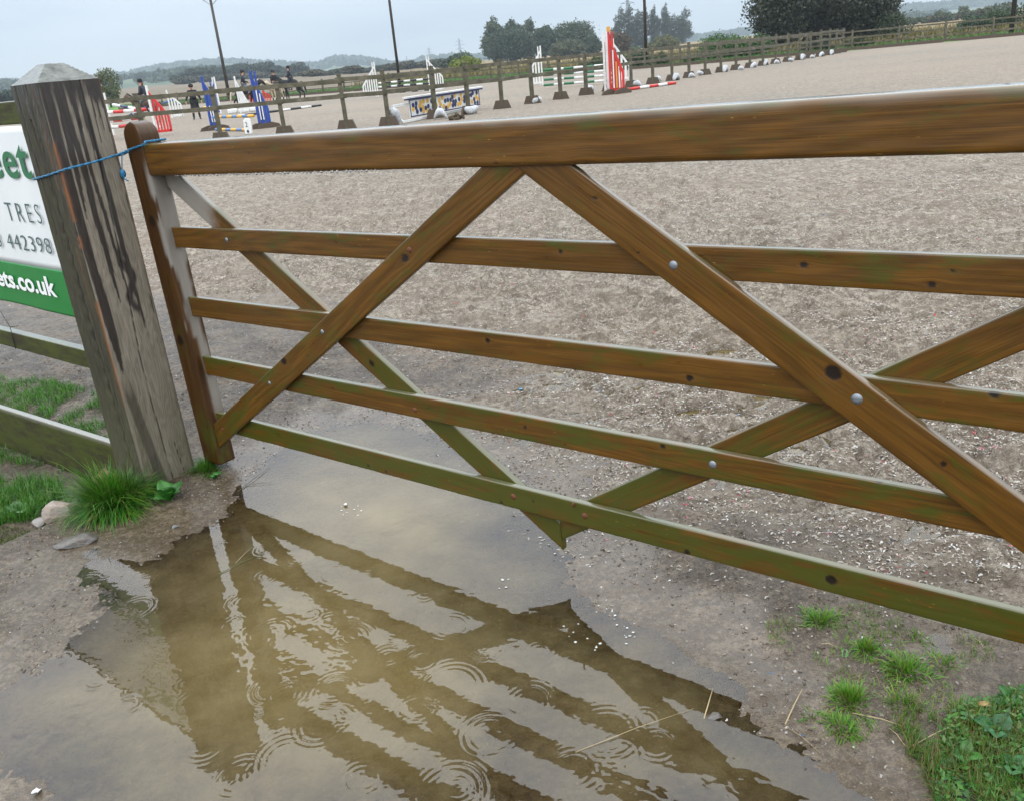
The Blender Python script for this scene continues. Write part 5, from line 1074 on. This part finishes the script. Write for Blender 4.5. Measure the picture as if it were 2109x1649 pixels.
# ------------------------------------------------------------------ sandbags
def sandbag_mesh(seed, arch=0.):
    n, k = 26, 18; th, ph_ = np.meshgrid(np.linspace(.001, math.pi-.001, k), np.linspace(0, 2*math.pi, n, endpoint=False), indexing='ij')
    sg = lambda v, e: np.sign(v)*np.abs(v)**e
    x = .29*sg(np.cos(th), .55); q = sg(np.sin(th), .7); y = .15*q*sg(np.cos(ph_), .8); z = .12*q*sg(np.sin(ph_), .8)
    nn = (fbm(x*4+seed, y*6+z*5, 2.2, 4, seed)-.5); s = 1+nn*.30; y = y*s; z = z*s*(1-.25*(np.abs(x)/.29)**3)
    z = z-arch*(x/.29)**2*.22+.03*np.sin(x*9+seed); V = np.stack([x, y, z], -1).reshape(-1, 3); V[:, 2] -= V[:, 2].min()
    i, j = np.meshgrid(np.arange(k-1), np.arange(n), indexing='ij'); F = np.stack([i*n+j, (i+1)*n+j, (i+1)*n+(j+1) % n, i*n+(j+1) % n], -1).reshape(-1, 4)
    return npmesh('sandbag', V, F, True)
m = NT('woven_white_sack'); p_ = m.coord(); n_ = m.noise(p_, 9, 5, .6); M_sack = m.fin(m.mix(m.ramp(n_, [(.45, 0.), (.75, .7)]), (.46, .49, .52), (.20, .18, .15)), .6, m.bump(m.noise(p_, 60, 3), .006, .6))
SB = [sandbag_mesh(i, .0 if i % 2 else .75) for i in range(6)]
sbs = [(812, 259, 1.15, 1.2, 'plump white sandbag standing at the sixth post, nearest the white frame', 1.1), (908, 246, 1.0, 0, 'white sandbag draped over the foot of the post in the middle of the spotted filler', 0), (972, 236, 1.05, 0, 'square white sandbag right of the spotted filler', .2), (1106, 213, .9, 0, 'white sandbag right of the last post before the green and white poles', 0),
       (1217, 193, .95, 0, 'grey-white sandbag just left of the red jump wing', 1.2), (1311, 179, 1.0, 0, 'arched white sandbag beside the first post right of the red jump wing', 0), (1354, 171, .9, 0, 'white sandbag beside the second post right of the red jump wing', 0), (1393, 166, .95, 0, 'cream sandbag beside the third post right of the red jump wing', .8)]
ords = ['first', 'second', 'third', 'fourth', 'fifth', 'sixth', 'seventh', 'eighth', 'ninth', 'tenth', 'eleventh', 'twelfth', 'thirteenth']
for i, (px, py) in enumerate([(1425, 160.5), (1442, 156), (1494, 149), (1526, 145), (1552, 140.5), (1577, 135), (1600, 132), (1629, 128), (1653, 123.5), (1673, 120.5), (1692, 117), (1713, 113.5), (1727, 106)]):
    sbs.append((px, py, .92+.12*(i % 3)-.05*(i % 2), 0, ords[i]+' sandbag from the left in the run right of the red and white ground pole', .5*(i % 3)))
for i, (px, py, s, tilt, lb, rz) in enumerate(sbs):
    c = at(px, py); o = link('sandbag', SB[(i*2+1) % 6 if i in (0, 2, 3) else (i if i % 3 == 0 else i*2) % 6], M_sack, loc=(c[0], c[1], 0 if not tilt else .22), rot=(0, tilt, rz), label=lb, cat='sandbag', group='white sandbags weighting the portable fence'); o.scale = (s*(.70 if i < 8 else .58), s*(.8 if i < 8 else .66), s*(.9 if i < 8 else .78))
# ------------------------------------------------------------------ jumps
def wing(px, py, H, W, d, mat, label, name='jump_wing', twin=False, slats=4, Y=None, mat2=None, foot=True, tilt=0.0, group='jump wings', yaw=0.0, slope=.62, fill=.52, sm=None):
    c = at(px, py, Y) if Y else at(px, py); g = empty(name, (c[0], c[1], 0), yaw, label=label, cat='jump wing', group=group); mat2 = mat2 or mat
    b = MB(); b.beam((0, 0, .05), (0, 0, H), .07, .09, (0, 1, 0)); b.build('upright', mat, g, bevel=.006)
    if twin: b = MB(); b.beam((d*.13, .05, .05), (d*.13, .05, H-.03), .06, .08, (0, 1, 0)); b.build('upright', mat, g, bevel=.006)
    z1 = H*.88; z2 = H*(1-slope)*.88
    b = MB(); b.beam((0, 0, z1), (d*W, 0, z2), .045, .085, (0, 0, 1)); b.beam((0, 0, .16), (d*W, 0, .16), .045, .09); b.beam((d*W, 0, .12), (d*W, 0, z2), .045, .08, (1, 0, 0)); b.build('frame', mat2, g, bevel=.004)
    for k in range(slats):
        s = (k+1)/(slats+1); b = MB(); b.beam((d*W*s, .004, .13), (d*W*s, .004, z1+(z2-z1)*s), .028, W/(slats+1)*fill, (1, 0, 0)); b.build('slat', sm or (mat if k % 2 else mat2), g)
    if foot:
        for x in (0.0, d*W*.92):
            b = MB(); b.prism([(-.42, 0), (.42, 0), (.36, .11), (.12, .18), (-.12, .18), (-.36, .11)], -.03, .03); b.build('foot', M_foot, g, rot=(0, 0, .55+.2*x), loc=(x, -.05, 0))
    return g
def jpole(p0, p1, r, mats, nseg, label, name='jump_pole', group='jump poles', Y0=None, Y1=None, z=None):
    A = at(*p0, Y0) if Y0 else at(*p0, z=r if z is None else z); B = at(*p1, Y1) if Y1 else at(*p1, z=r if z is None else z)
    A = Vector(A); B = Vector(B); g = empty(name, (A+B)/2, label=label, cat='jump pole', group=group); o = (A+B)/2
    for k in range(nseg):
        b = MB(); b.tube([A.lerp(B, k/nseg)-o, A.lerp(B, (k+1)/nseg)-o], r, 12); b.build('painted_band', mats[k % len(mats)], g, True)
    return g
W_, R_, B_, K_, G_, Y_, LB = M_white, M_red, M_blue, M_black, M_green, M_yellow, M_lblue
# blue and yellow jump
YJ = 31.5
wing(436, 262, 1.86, .29, 1, B_, 'blue jump wing on the left of the blue and yellow poles', Y=33.5, mat2=B_, slats=3, slope=.35, fill=.85)
wing(536, 262, 1.86, .36, 1, B_, 'tall blue jump wing on the right of the blue and yellow poles', Y=YJ, mat2=B_, slats=3, slope=.6, twin=True, fill=.9)
for px, Y, lb in ((431, 33.4, 1), (520, 31.4, 1)):
    pass
def whites(px, Y, n, H, dx):
    c = at(px, 262, Y)
    for k in range(n):
        b = MB(); b.beam((c[0]+dx*(k+1), c[1]-.035, .25), (c[0]+dx*(k+1), c[1]-.035, H*(1-.18*k)), .012, .028, (1, 0, 0)); yield b
wl = list(COL.objects); wa = [o for o in wl if o.get('label', '').startswith('blue jump wing')][0]; wb = [o for o in wl if o.get('label', '').startswith('tall blue jump wing')][0]
for g_, n_, H_, dx in ((wa, 2, .85, .085), (wb, 2, 1.25, .095)):
    for k in range(n_):
        b = MB(); b.beam((dx*(k+1), -.045, .28), (dx*(k+1), -.045, H_*(1-.1*k)), .014, .035, (1, 0, 0)); b.build('white_slat', W_, g_)
jpole((438, 242), (522, 239), .05, [LB, Y_], 8, 'blue and yellow pole halfway up between the two blue wings', Y0=33.3, Y1=YJ)
jpole((445, 267), (512, 268), .05, [LB, Y_], 6, 'blue and yellow ground pole between the two blue wings')
jpole((420, 223), (462, 221), .055, [Y_, W_], 4, 'yellow and white pole high behind the left blue wing', Y0=35, Y1=36)
jpole((478, 241), (661, 217), .055, [W_, K_], 8, 'long black and white pole lying behind the right blue wing')
def marker():
    c = at(513, 277); g = empty('number_marker', (c[0], c[1], 0), -.1, label='white jump number marker with a black 2 beside the right blue wing', cat='number marker')
    b = MB(); V = [(-.10, .0), (.10, .0), (.12, .20), (.11, .42), (.06, .47), (-.06, .47), (-.11, .42), (-.12, .20)]; b.prism(V, -.05, .05); b.build('board', W_, g, rot=(-.15, 0, 0), bevel=.012)
    link('digit', text_mesh('2', .075, .15, .01, .004), M_black, g, (.04, -.098, .22), (math.pi/2-.15, 0, 0)); b = MB(); b.ball((0, -.055, .09), .035, 10, 6, (1, .3, 1.3)); b.build('hole', M_black, g)
marker()
# red and white jump on the left
wing(232, 268, 1.62, .35, -1, W_, 'white jump wing half hidden behind the big gate post', Y=36, slats=3, foot=False)
jpole((214, 233), (300, 226), .06, [W_, R_, W_, R_], 4, 'highest red and white pole right of the big gate post', Y0=34, Y1=33)
jpole((218, 251), (290, 243), .06, [W_, R_], 4, 'middle red and white pole right of the big gate post', Y0=34, Y1=33)
jpole((228, 263), (285, 257), .06, [W_, R_], 3, 'lowest red and white pole right of the big gate post', Y0=34, Y1=33)
jpole((233, 216), (300, 228), .055, [W_, M_navy, W_], 4, 'navy and white pole sloping down behind the red and white poles', Y0=38, Y1=36)
jpole((252, 246), (300, 222), .055, [W_, M_navy], 4, 'navy and white pole sloping up behind the red and white poles', Y0=38, Y1=36)
wing(320, 262, 1.72, .54, 1, W_, 'white and red jump wing behind the gate stile', Y=33, mat2=R_, slats=4, slope=.55, foot=False, sm=R_)
b = MB(); c = at(322, 264); b.beam((0, 0, .05), (.35, -.3, .05), .09, .08); b.beam((0, 0, .05), (0, 0, .35), .09, .08); b.build('white_foot_frame', W_, loc=(c[0], c[1], 0), label='short white wooden foot on the sand below the white and red wing', cat='jump foot')
wing(352, 230, 1.55, .62, 1, W_, 'white slatted jump wing left of the standing person', Y=52, slats=3, slope=.45, foot=False)
jpole((336, 213), (358, 206), .055, [B_], 1, 'blue pole end behind the white slatted wing', Y0=55, Y1=54)
wing(494, 219, 1.90, .50, 1, W_, 'tall white jump wing right of the left floodlight pole', Y=49, slats=4, slope=.75, foot=False, fill=.9)
wing(452, 217, 2.0, .25, -1, W_, 'white and blue posts behind the fence post by the floodlight pole', Y=52, mat2=B_, slats=1, twin=True, foot=False, slope=.3)
wing(443, 222, 1.85, .22, 1, B_, 'thin blue and grey post behind the fence left of the floodlight pole', Y=60, mat2=M_steel, slats=1, foot=False, slope=.3)
wing(545, 209, .95, .45, 1, R_, 'small red jump wing under the cream horse', Y=66, slats=3, slope=.3, foot=False)
wing(517, 214, 1.0, .2, 1, R_, 'narrow red stand beside the legs of the dark pony', Y=64, slats=1, slope=.3, foot=False)
b = MB(); c = at(480, 234); b.box((0, 0, .12), (.5, .35, .24)); b.box((.55, .1, .10), (.45, .3, .2)); b.box((1.15, 0, .12), (.4, .3, .22)); b.build('white_block', W_, loc=(c[0], c[1], 0), bevel=.05, label='low white plastic blocks on the sand behind the blue and yellow jump', cat='jump block')
# white jump with black and white poles
wing(778, 190, 2.05, .85, -1, W_, 'white jump wing at the left of the black and white poles', Y=57, slats=5, slope=.6, foot=False, twin=True)
wing(885, 182, 2.15, .85, 1, W_, 'white jump wing at the right of the black and white poles', Y=57, slats=5, slope=.55, foot=False, twin=True)
jpole((779, 172), (884, 163), .055, [W_, K_], 8, 'upper black and white pole of the white jump', Y0=57, Y1=57)
jpole((779, 180), (884, 172), .055, [W_, K_], 8, 'lower black and white pole of the white jump', Y0=57, Y1=57)
jpole((798, 192), (888, 185), .055, [K_, W_], 7, 'black and white ground pole in front of the white jump')
# green and white jump
wing(1118, 177, 2.0, .62, -1, W_, 'white jump wing at the left of the green and white poles', slats=3, slope=.55, foot=False, twin=True)
wing(1266, 166, 1.95, .72, 1, W_, 'white jump wing partly hidden behind the red wing', Y=43.5, slats=3, slope=.6, foot=False)
for (a, b_), lb in zip([((1119, 145), (1266, 133)), ((1119, 155), (1266, 145)), ((1120, 165), (1266, 154.5)), ((1120, 176), (1266, 165))], ['highest', 'second highest', 'second lowest', 'lowest']):
    jpole(a, b_, .055, [G_, W_], 7, lb+' of the four green and white poles', Y0=44, Y1=43.5)
wing(1247, 187, 2.08, .1, 1, W_, 'tall white post immediately left of the red wing', Y=33, slats=0, slope=.05, foot=False, twin=True)
wing(1258, 190, 2.08, .46, 1, R_, 'tall red jump wing with an orange tip and chipped white slats', Y=32.4, mat2=R_, slats=4, slope=.62, twin=True)
rw = [o for o in COL.objects if o.get('label', '').startswith('tall red jump wing')][0]
b = MB(); b.box((0, 0, 2.13), (.11, .10, .16)); b.build('orange_tip', M_orange, rw)
for k in range(3): b = MB(); b.beam((.12+.1*k, -.04, .2), (.12+.1*k, -.04, 1.45-.38*k), .014, .04, (1, 0, 0)); b.build('white_slat', W_ if k != 1 else M_orange, rw)
jpole((1297, 184), (1391, 171), .055, [R_, W_], 5, 'red and white pole lying on the sand right of the red wing')
# spotted filler on its white frame
def filler():
    A = at(845, 236, 27.2); B = at(988, 217, 31.2); A = Vector((A[0], A[1], 0)); B = Vector((B[0], B[1], 0)); d = B-A; L = d.length; yaw = math.atan2(d.y, d.x)
    g = empty('jump_filler', A, yaw, label='white filler panel with blue and yellow spots under a white plank', cat='jump filler')
    sx = lambda u: u*L; z0, z1 = .12, .62
    b = MB(); b.box((L/2, 0, (z0+z1)/2), (L, .03, z1-z0)); b.build('panel', M_white, g)
    b = MB()
    for z in (z0+.01, z1-.02): b.box((L/2, -.018, z), (L, .012, .035))
    for x in (.02, L-.02): b.box((x, -.0185, (z0+z1)/2), (.035, .012, z1-z0-.06))
    b.build('border', M_navy, g)
    b = MB(); b.box((L/2, 0, z1+.05), (L*1.09, .16, .06)); b.build('top_plank', M_white, g, bevel=.01); b = MB(); b.box((L/2, -.02, z1+.005), (L*1.08, .12, .05)); b.build('plank_edge', M_navy, g)
    r = random.Random(12); pts = []
    for _ in range(2500):
        x, z = r.uniform(.12, L-.12), r.uniform(z0+.085, z1-.085)
        if all(math.hypot((x-a)*1.0, (z-c)*1.3) > .140 for a, c in pts): pts.append((x, z))
        if len(pts) >= 60: break
    for i, (x, z) in enumerate(pts):
        b = MB(); n = 14; b.prism([(math.cos(q*2*math.pi/n)*.078, math.sin(q*2*math.pi/n)*.070) for q in range(n)], -.003, .003); b.build('spot', M_navy if (i*7) % 5 < 2 or i % 4 == 0 else M_yellow, g, loc=(x, -.019, z))
    C = at(829, 256); D = at(953, 229); C = Vector((C[0], C[1], 0)); D = Vector((D[0], D[1], 0)); e = D-C; l = e.length
    f = empty('jump_base_frame', C, math.atan2(e.y, e.x), label='low white timber frame leaning under the spotted filler', cat='jump frame')
    for nm, a, c in (('bottom_rail', (0, 0, .05), (l, 0, .05)), ('top_rail', (0, .25, .50), (l, .25, .50)), ('leg', (0, 0, .05), (0, .25, .50)), ('leg', (l*.5, 0, .05), (l*.5, .25, .50)), ('leg', (l, 0, .05), (l, .25, .50))):
        b = MB(); b.beam(a, c, .06, .07); b.build(nm, M_white, f, bevel=.004)
filler()
def droppings():
    c = at(940, 247); b = MB(); r = random.Random(5)
    for _ in range(44): a = r.uniform(0, 6.28); q = r.uniform(0, .20); b.ball((math.cos(a)*q*1.2, math.sin(a)*q, r.uniform(.02, .15)*(1-q*3.2)+.02), r.uniform(.03, .05), 7, 5)
    b.build('horse_droppings', paint('dung', (.05, .032, .014), .8, .4, (.08, .06, .02), 20), smooth=True, loc=(c[0], c[1], 0), label='heap of brown horse droppings in front of the spotted filler', cat='droppings')
droppings()
# ------------------------------------------------------------------ people and horses
def skin(name, pts, edges, rad, mat, parent=None, loc=None, rot=None, root=0, sub=1, **k):
    me = bpy.data.meshes.new(name); me.from_pydata([tuple(p) for p in pts], edges, []); o = bpy.data.objects.new(name, me); COL.objects.link(o)
    o.modifiers.new('s', 'SKIN'); o.modifiers.new('u', 'SUBSURF').levels = sub; L = me.skin_vertices[0].data
    for i, r_ in enumerate(rad): L[i].radius = (r_, r_) if not isinstance(r_, tuple) else r_; L[i].use_root = (i == root)
    dg = bpy.context.evaluated_depsgraph_get(); m2 = bpy.data.meshes.new_from_object(o.evaluated_get(dg)); bpy.data.objects.remove(o); m2.name = name; m2.materials.clear()
    for p in m2.polygons: p.use_smooth = True
    return link(name, m2, mat, parent, loc, rot, **k)
def chain(J, names): return [J[n] for n in names], [(i, i+1) for i in range(len(names)-1)]
def fingers(J, s, P, E, Rd, idx):
    """five short curled fingers at the hand of side s"""
    h = Vector(J['hand'+s]); w = Vector(J['wrist'+s]); d = (h-w).normalized(); sd = d.cross(Vector((0, 1, .1))).normalized()
    for k, (o_, l_) in enumerate(((-.027, .050), (-.010, .058), (.009, .056), (.025, .046))):
        a = h+sd*o_; b = a+d*l_*.6; c = b+d*l_*.3+Vector((0, -.012, -.008)); n = len(P); P += [a, b, c]; E += [(idx, n), (n, n+1), (n+1, n+2)]; Rd += [.010, .009, .007]
    a = w.lerp(h, .45)+sd*-.030; b = a+d*.035+sd*-.012; n = len(P); P += [a, b]; E += [(idx, n), (n, n+1)]; Rd += [.011, .008]
def person(J, loc, yaw, label, jacket=M_dark, legs=M_tan, hat='helmet', coat=None, boots=M_black, hair=True):
    order = ['pelvis', 'waist', 'chest', 'neck', 'head0', 'head1', 'head2']; P = [Vector(J[n]) for n in order]; Rd = [.12, .115, .135, .052, .070, .092, .062]; E = [(i, i+1) for i in range(6)]
    fwd = Vector(J.get('face', (0, -1, 0))); hd = Vector(J['head1']); n = len(P); P.append(hd+fwd*.098+Vector((0, 0, -.012))); E.append((5, n)); Rd.append(.014)
    n = len(P); P.append(Vector(J['head0'])+fwd*.065); E.append((4, n)); Rd.append(.034)
    for s in 'LR':
        e = fwd.cross(Vector((0, 0, 1)))*(.096 if s == 'R' else -.096); n = len(P); P.append(hd+e); E.append((5, n)); Rd.append(.018)
        b = len(P); P += [Vector(J[q+s]) for q in ('shoulder', 'elbow', 'wrist', 'hand')]; E += [(2, b), (b, b+1), (b+1, b+2), (b+2, b+3)]; Rd += [.062, .044, .030, .034]; fingers(J, s, P, E, Rd, b+3)
        b = len(P); P += [Vector(J[q+s]) for q in ('hip', 'knee', 'ankle', 'toe')]; E += [(0, b), (b, b+1), (b+1, b+2), (b+2, b+3)]; Rd += [.098, .066, .044, .036]
    body = skin('person', P, E, Rd, M_skin, None, loc, (0, 0, yaw), label=label, cat='person')
    # clothing grown over the same skeleton
    P2 = [Vector(J[q]) for q in ('pelvis', 'waist', 'chest', 'neck')]; E2 = [(0, 1), (1, 2), (2, 3)]; R2 = [.168, .150, .168, .072]
    for s in 'LR': b = len(P2); P2 += [Vector(J[q+s]) for q in ('shoulder', 'elbow', 'wrist')]; E2 += [(2, b), (b, b+1), (b+1, b+2)]; R2 += [.082, .060, .044]
    if coat: b = len(P2); P2 += [Vector(J['pelvis'])+Vector((0, 0, -.25)), Vector(J['pelvis'])+Vector((0, 0, -coat))]; E2 += [(0, b), (b, b+1)]; R2 += [.24, .31]
    skin('coat' if coat else 'jacket', P2, E2, R2, jacket, body)
    P3_ = [Vector(J['pelvis'])]; E3 = []; R3 = [.160]
    for s in 'LR': b = len(P3_); P3_ += [Vector(J[q+s]) for q in ('hip', 'knee')]+[Vector(J['knee'+s]).lerp(Vector(J['ankle'+s]), .35)]; E3 += [(0, b), (b, b+1), (b+1, b+2)]; R3 += [.122, .084, .066]
    skin('trousers', P3_, E3, R3, legs, body)
    for s in 'LR': skin('boot', [Vector(J['knee'+s]).lerp(Vector(J['ankle'+s]), .22), J['ankle'+s], J['toe'+s]], [(0, 1), (1, 2)], [.070, .054, .046], boots, body)
    b = MB(); b.ball(hd+Vector((0, 0, .045))-fwd*.008, .122, 16, 10, (1, 1, .86)); c = hd+Vector((0, 0, .045))+fwd*.125; b.ball(c, .055, 10, 6, (1.1, 1.1, .18)); b.build('riding_hat' if hat == 'helmet' else 'hood', M_dark, body, True)
    if hair: b = MB(); b.ball(hd-fwd*.085+Vector((0, 0, -.10)), .055, 10, 8, (1, 1, 1.5)); b.build('hair', M_hair, body, True)
    return body
def rider_pose(lean=.06):
    J = dict(pelvis=(0, 0, .02), waist=(0, -lean*.5, .20), chest=(0, -lean, .42), neck=(0, -lean-.01, .58), head0=(0, -lean-.02, .65), head1=(0, -lean-.03, .74), head2=(0, -lean-.02, .83))
    for s, q in (('L', 1), ('R', -1)):
        J['shoulder'+s] = (.17*q, -lean, .49); J['elbow'+s] = (.21*q, -lean-.05, .24); J['wrist'+s] = (.12*q, -lean-.27, .17); J['hand'+s] = (.08*q, -lean-.34, .17)
        J['hip'+s] = (.13*q, -.04, .0); J['knee'+s] = (.29*q, -.32, -.28); J['ankle'+s] = (.30*q, -.10, -.66); J['toe'+s] = (.31*q, -.26, -.70)
    return J
def horse(loc, yaw, label, coat=M_dark, mane=M_dark, sock=None, h=1.0, head=.0, graze=0.0, headup=0.0, step=0.0):
    """horse facing local -Y, withers about 1.45 m at h=1"""
    z = 1.0
    B = dict(croup=(0, .62, 1.22), loin=(0, .34, 1.22), mid=(0, .0, 1.17), girth=(0, -.30, 1.16), chest=(0, -.56, 1.18), n1=(head*.15, -.80, 1.38+headup*.3), n2=(head*.3, -1.02, 1.56+headup*.7), poll=(head*.45, -1.20, 1.72+headup), brow=(head*.6, -1.33, 1.68+headup), cheek=(head*.68, -1.44, 1.56+headup), nose=(head*.78, -1.58, 1.40+headup), lip=(head*.8, -1.62, 1.34+headup))
    keys = list(B); P = [Vector(B[k]) for k in keys]; Rd = [.25, .28, .31, .30, .26, .23, .175, .130, .125, .110, .075, .055]; E = [(i, i+1) for i in range(len(keys)-1)]
    for q in (1, -1):
        n = len(P); P += [Vector((.05*q+head*.45, -1.18, 1.84+headup)), Vector((.06*q+head*.45, -1.19, 1.93+headup))]; E += [(7, n), (n, n+1)]; Rd += [.030, .012]
        st = step*q
        n = len(P); P += [Vector((.15*q, -.50, .98)), Vector((.16*q, -.50+st*.5, .74)), Vector((.16*q, -.48+st, .46)), Vector((.16*q, -.46+st*1.1, .14)), Vector((.16*q, -.52+st*1.2, .04))]; E += [(4, n)]+[(n+i, n+i+1) for i in range(4)]; Rd += [.14, .095, .060, .046, .064]
        n = len(P); P += [Vector((.16*q, .58, .98)), Vector((.17*q, .44-st*.4, .76)), Vector((.16*q, .72-st, .50)), Vector((.16*q, .66-st*1.1, .16)), Vector((.16*q, .60-st*1.1, .04))]; E += [(0, n)]+[(n+i, n+i+1) for i in range(4)]; Rd += [.19, .125, .066, .048, .066]
    P = [p*h for p in P]; Rd = [r_*h for r_ in Rd]
    o = skin('horse', P, E, Rd, coat, None, loc, (0, 0, yaw), root=2, label=label, cat='horse')
    skin('tail', [Vector((0, .82, 1.24))*h, Vector((0, .94, 1.05))*h, Vector((.02, 1.00, .75))*h, Vector((.04, 1.06, .45))*h], [(0, 1), (1, 2), (2, 3)], [.05*h, .07*h, .08*h, .03*h], mane, o)
    hx = lambda k: head*k
    skin('mane', [Vector((hx(.1), -.62, 1.44))*h, Vector((hx(.15), -.76, 1.60+headup*.3))*h, Vector((hx(.3), -.97, 1.74+headup*.7))*h, Vector((hx(.45), -1.15, 1.86+headup))*h, Vector((hx(.5), -1.30, 1.80+headup))*h], [(0, 1), (1, 2), (2, 3), (3, 4)], [.04*h, .05*h, .05*h, .045*h, .03*h], mane, o)
    b = MB(); b.ball((0, -.02*h, 1.40*h), .27*h, 14, 8, (.85, 1.15, .42)); b.build('saddle', M_dark, o, True)
    if sock:
        for q in (1, -1):
            st = step*q
            skin('sock', [Vector((.16*q, -.48+st, .42))*h, Vector((.16*q, -.46+st*1.1, .14))*h, Vector((.16*q, -.52+st*1.2, .04))*h], [(0, 1), (1, 2)], [.060*h, .058*h, .072*h], sock, o)
            skin('sock', [Vector((.16*q, .72-st, .46))*h, Vector((.16*q, .66-st*1.1, .16))*h, Vector((.16*q, .60-st*1.1, .04))*h], [(0, 1), (1, 2)], [.066*h, .060*h, .074*h], sock, o)
    return o
M_cream = paint('cream_horse_coat', (.52, .42, .30), .7, .3, (.20, .15, .10), 3); M_bay = paint('dark_bay_coat', (.007, .006, .006), .85, .1); M_brown = paint('brown_horse_coat', (.06, .032, .016), .6, .3); M_blond = paint('blond_mane', (.55, .46, .32), .8, .3)
def mount(px, py, Y, yaw, h, hl, rl, coat, mane, sock, rj, rlegs, step=0., head=0., headup=0.):
    c = at(px, py, Y); loc = (c[0], c[1], 0); horse(loc, yaw, hl, coat, mane, sock, h, head=head, headup=headup, step=step)
    J = rider_pose(); pr_ = person(J, (c[0], c[1], 1.47*h+.03), yaw, rl, jacket=rj, legs=rlegs); pr_.scale = (1.12, 1.12, 1.12)
mount(306, 232, 49, math.pi*-.5-.15+math.pi*0, .82, 'dark brown pony with a white face, mostly hidden behind the white and red wing', 'person in navy jacket and riding hat on the pony behind the red wing', M_brown, M_dark, M_cream, M_navycl, M_tan)
mount(508, 216, 61, math.pi*.5+.25, .92, 'dark pony with cream hind legs facing right between the blue wings', 'person in dark jacket riding the dark pony left of the tall blue wing', M_bay, M_blond, M_blond, M_navycl, M_tan, step=.10, head=.1)
mount(573, 208, 70, -.35, .86, 'cream horse seen from the front beside the black horse', 'person in black jacket on the cream horse, middle of the three riders', M_cream, M_dark, M_dark, M_dark, M_tan, head=-.2)
mount(606, 205, 72, -math.pi*.5-.1, 1.02, 'black horse facing left with its tail to the right', 'person in a navy jacket on the black horse, furthest right of the riders', M_bay, M_dark, None, M_navycl, M_navycl, step=.12, head=.0, headup=-.12)
def standing():
    c = at(407, 247); J = dict(pelvis=(0, 0, .90), waist=(0, 0, 1.06), chest=(0, 0, 1.28), neck=(0, 0, 1.44), head0=(0, -.01, 1.50), head1=(0, -.02, 1.58), head2=(0, -.01, 1.66))
    for s, q in (('L', 1), ('R', -1)):
        J['shoulder'+s] = (.18*q, 0, 1.36); J['elbow'+s] = (.30*q, .02, 1.10); J['wrist'+s] = (.36*q, -.03, .90); J['hand'+s] = (.37*q, -.05, .82)
        J['hip'+s] = (.10*q, 0, .86); J['knee'+s] = (.13*q, -.02, .48); J['ankle'+s] = (.15*q, .02, .09); J['toe'+s] = (.17*q, -.13, .04)
    person(J, (c[0], c[1], 0), .3, 'person in a long black coat standing on the sand left of the left blue wing', jacket=M_dark, legs=M_dark, coat=.58, hair=False, hat='hood')
standing()
# ------------------------------------------------------------------ wet air
def haze():
    x0, x1, y0, y1, z0, z1 = -2600, 2600, -9, 2700, -6, 150
    b = MB(); b.box(((x0+x1)/2, (y0+y1)/2, (z0+z1)/2), (x1-x0, y1-y0, z1-z0)); o = b.build('haze', None, kind='stuff', label='pale rainy haze hanging over the fields', cat='haze')
    m = bpy.data.materials.new('rainy_air'); m.use_nodes = True; t = m.node_tree; t.nodes.clear(); out = t.nodes.new('ShaderNodeOutputMaterial'); v = t.nodes.new('ShaderNodeVolumePrincipled')
    v.inputs['Density'].default_value = .00043; v.inputs['Color'].default_value = (.62, .73, .82, 1); v.inputs['Anisotropy'].default_value = 0.0; t.links.new(v.outputs[0], out.inputs['Volume']); o.data.materials.append(m)
haze()
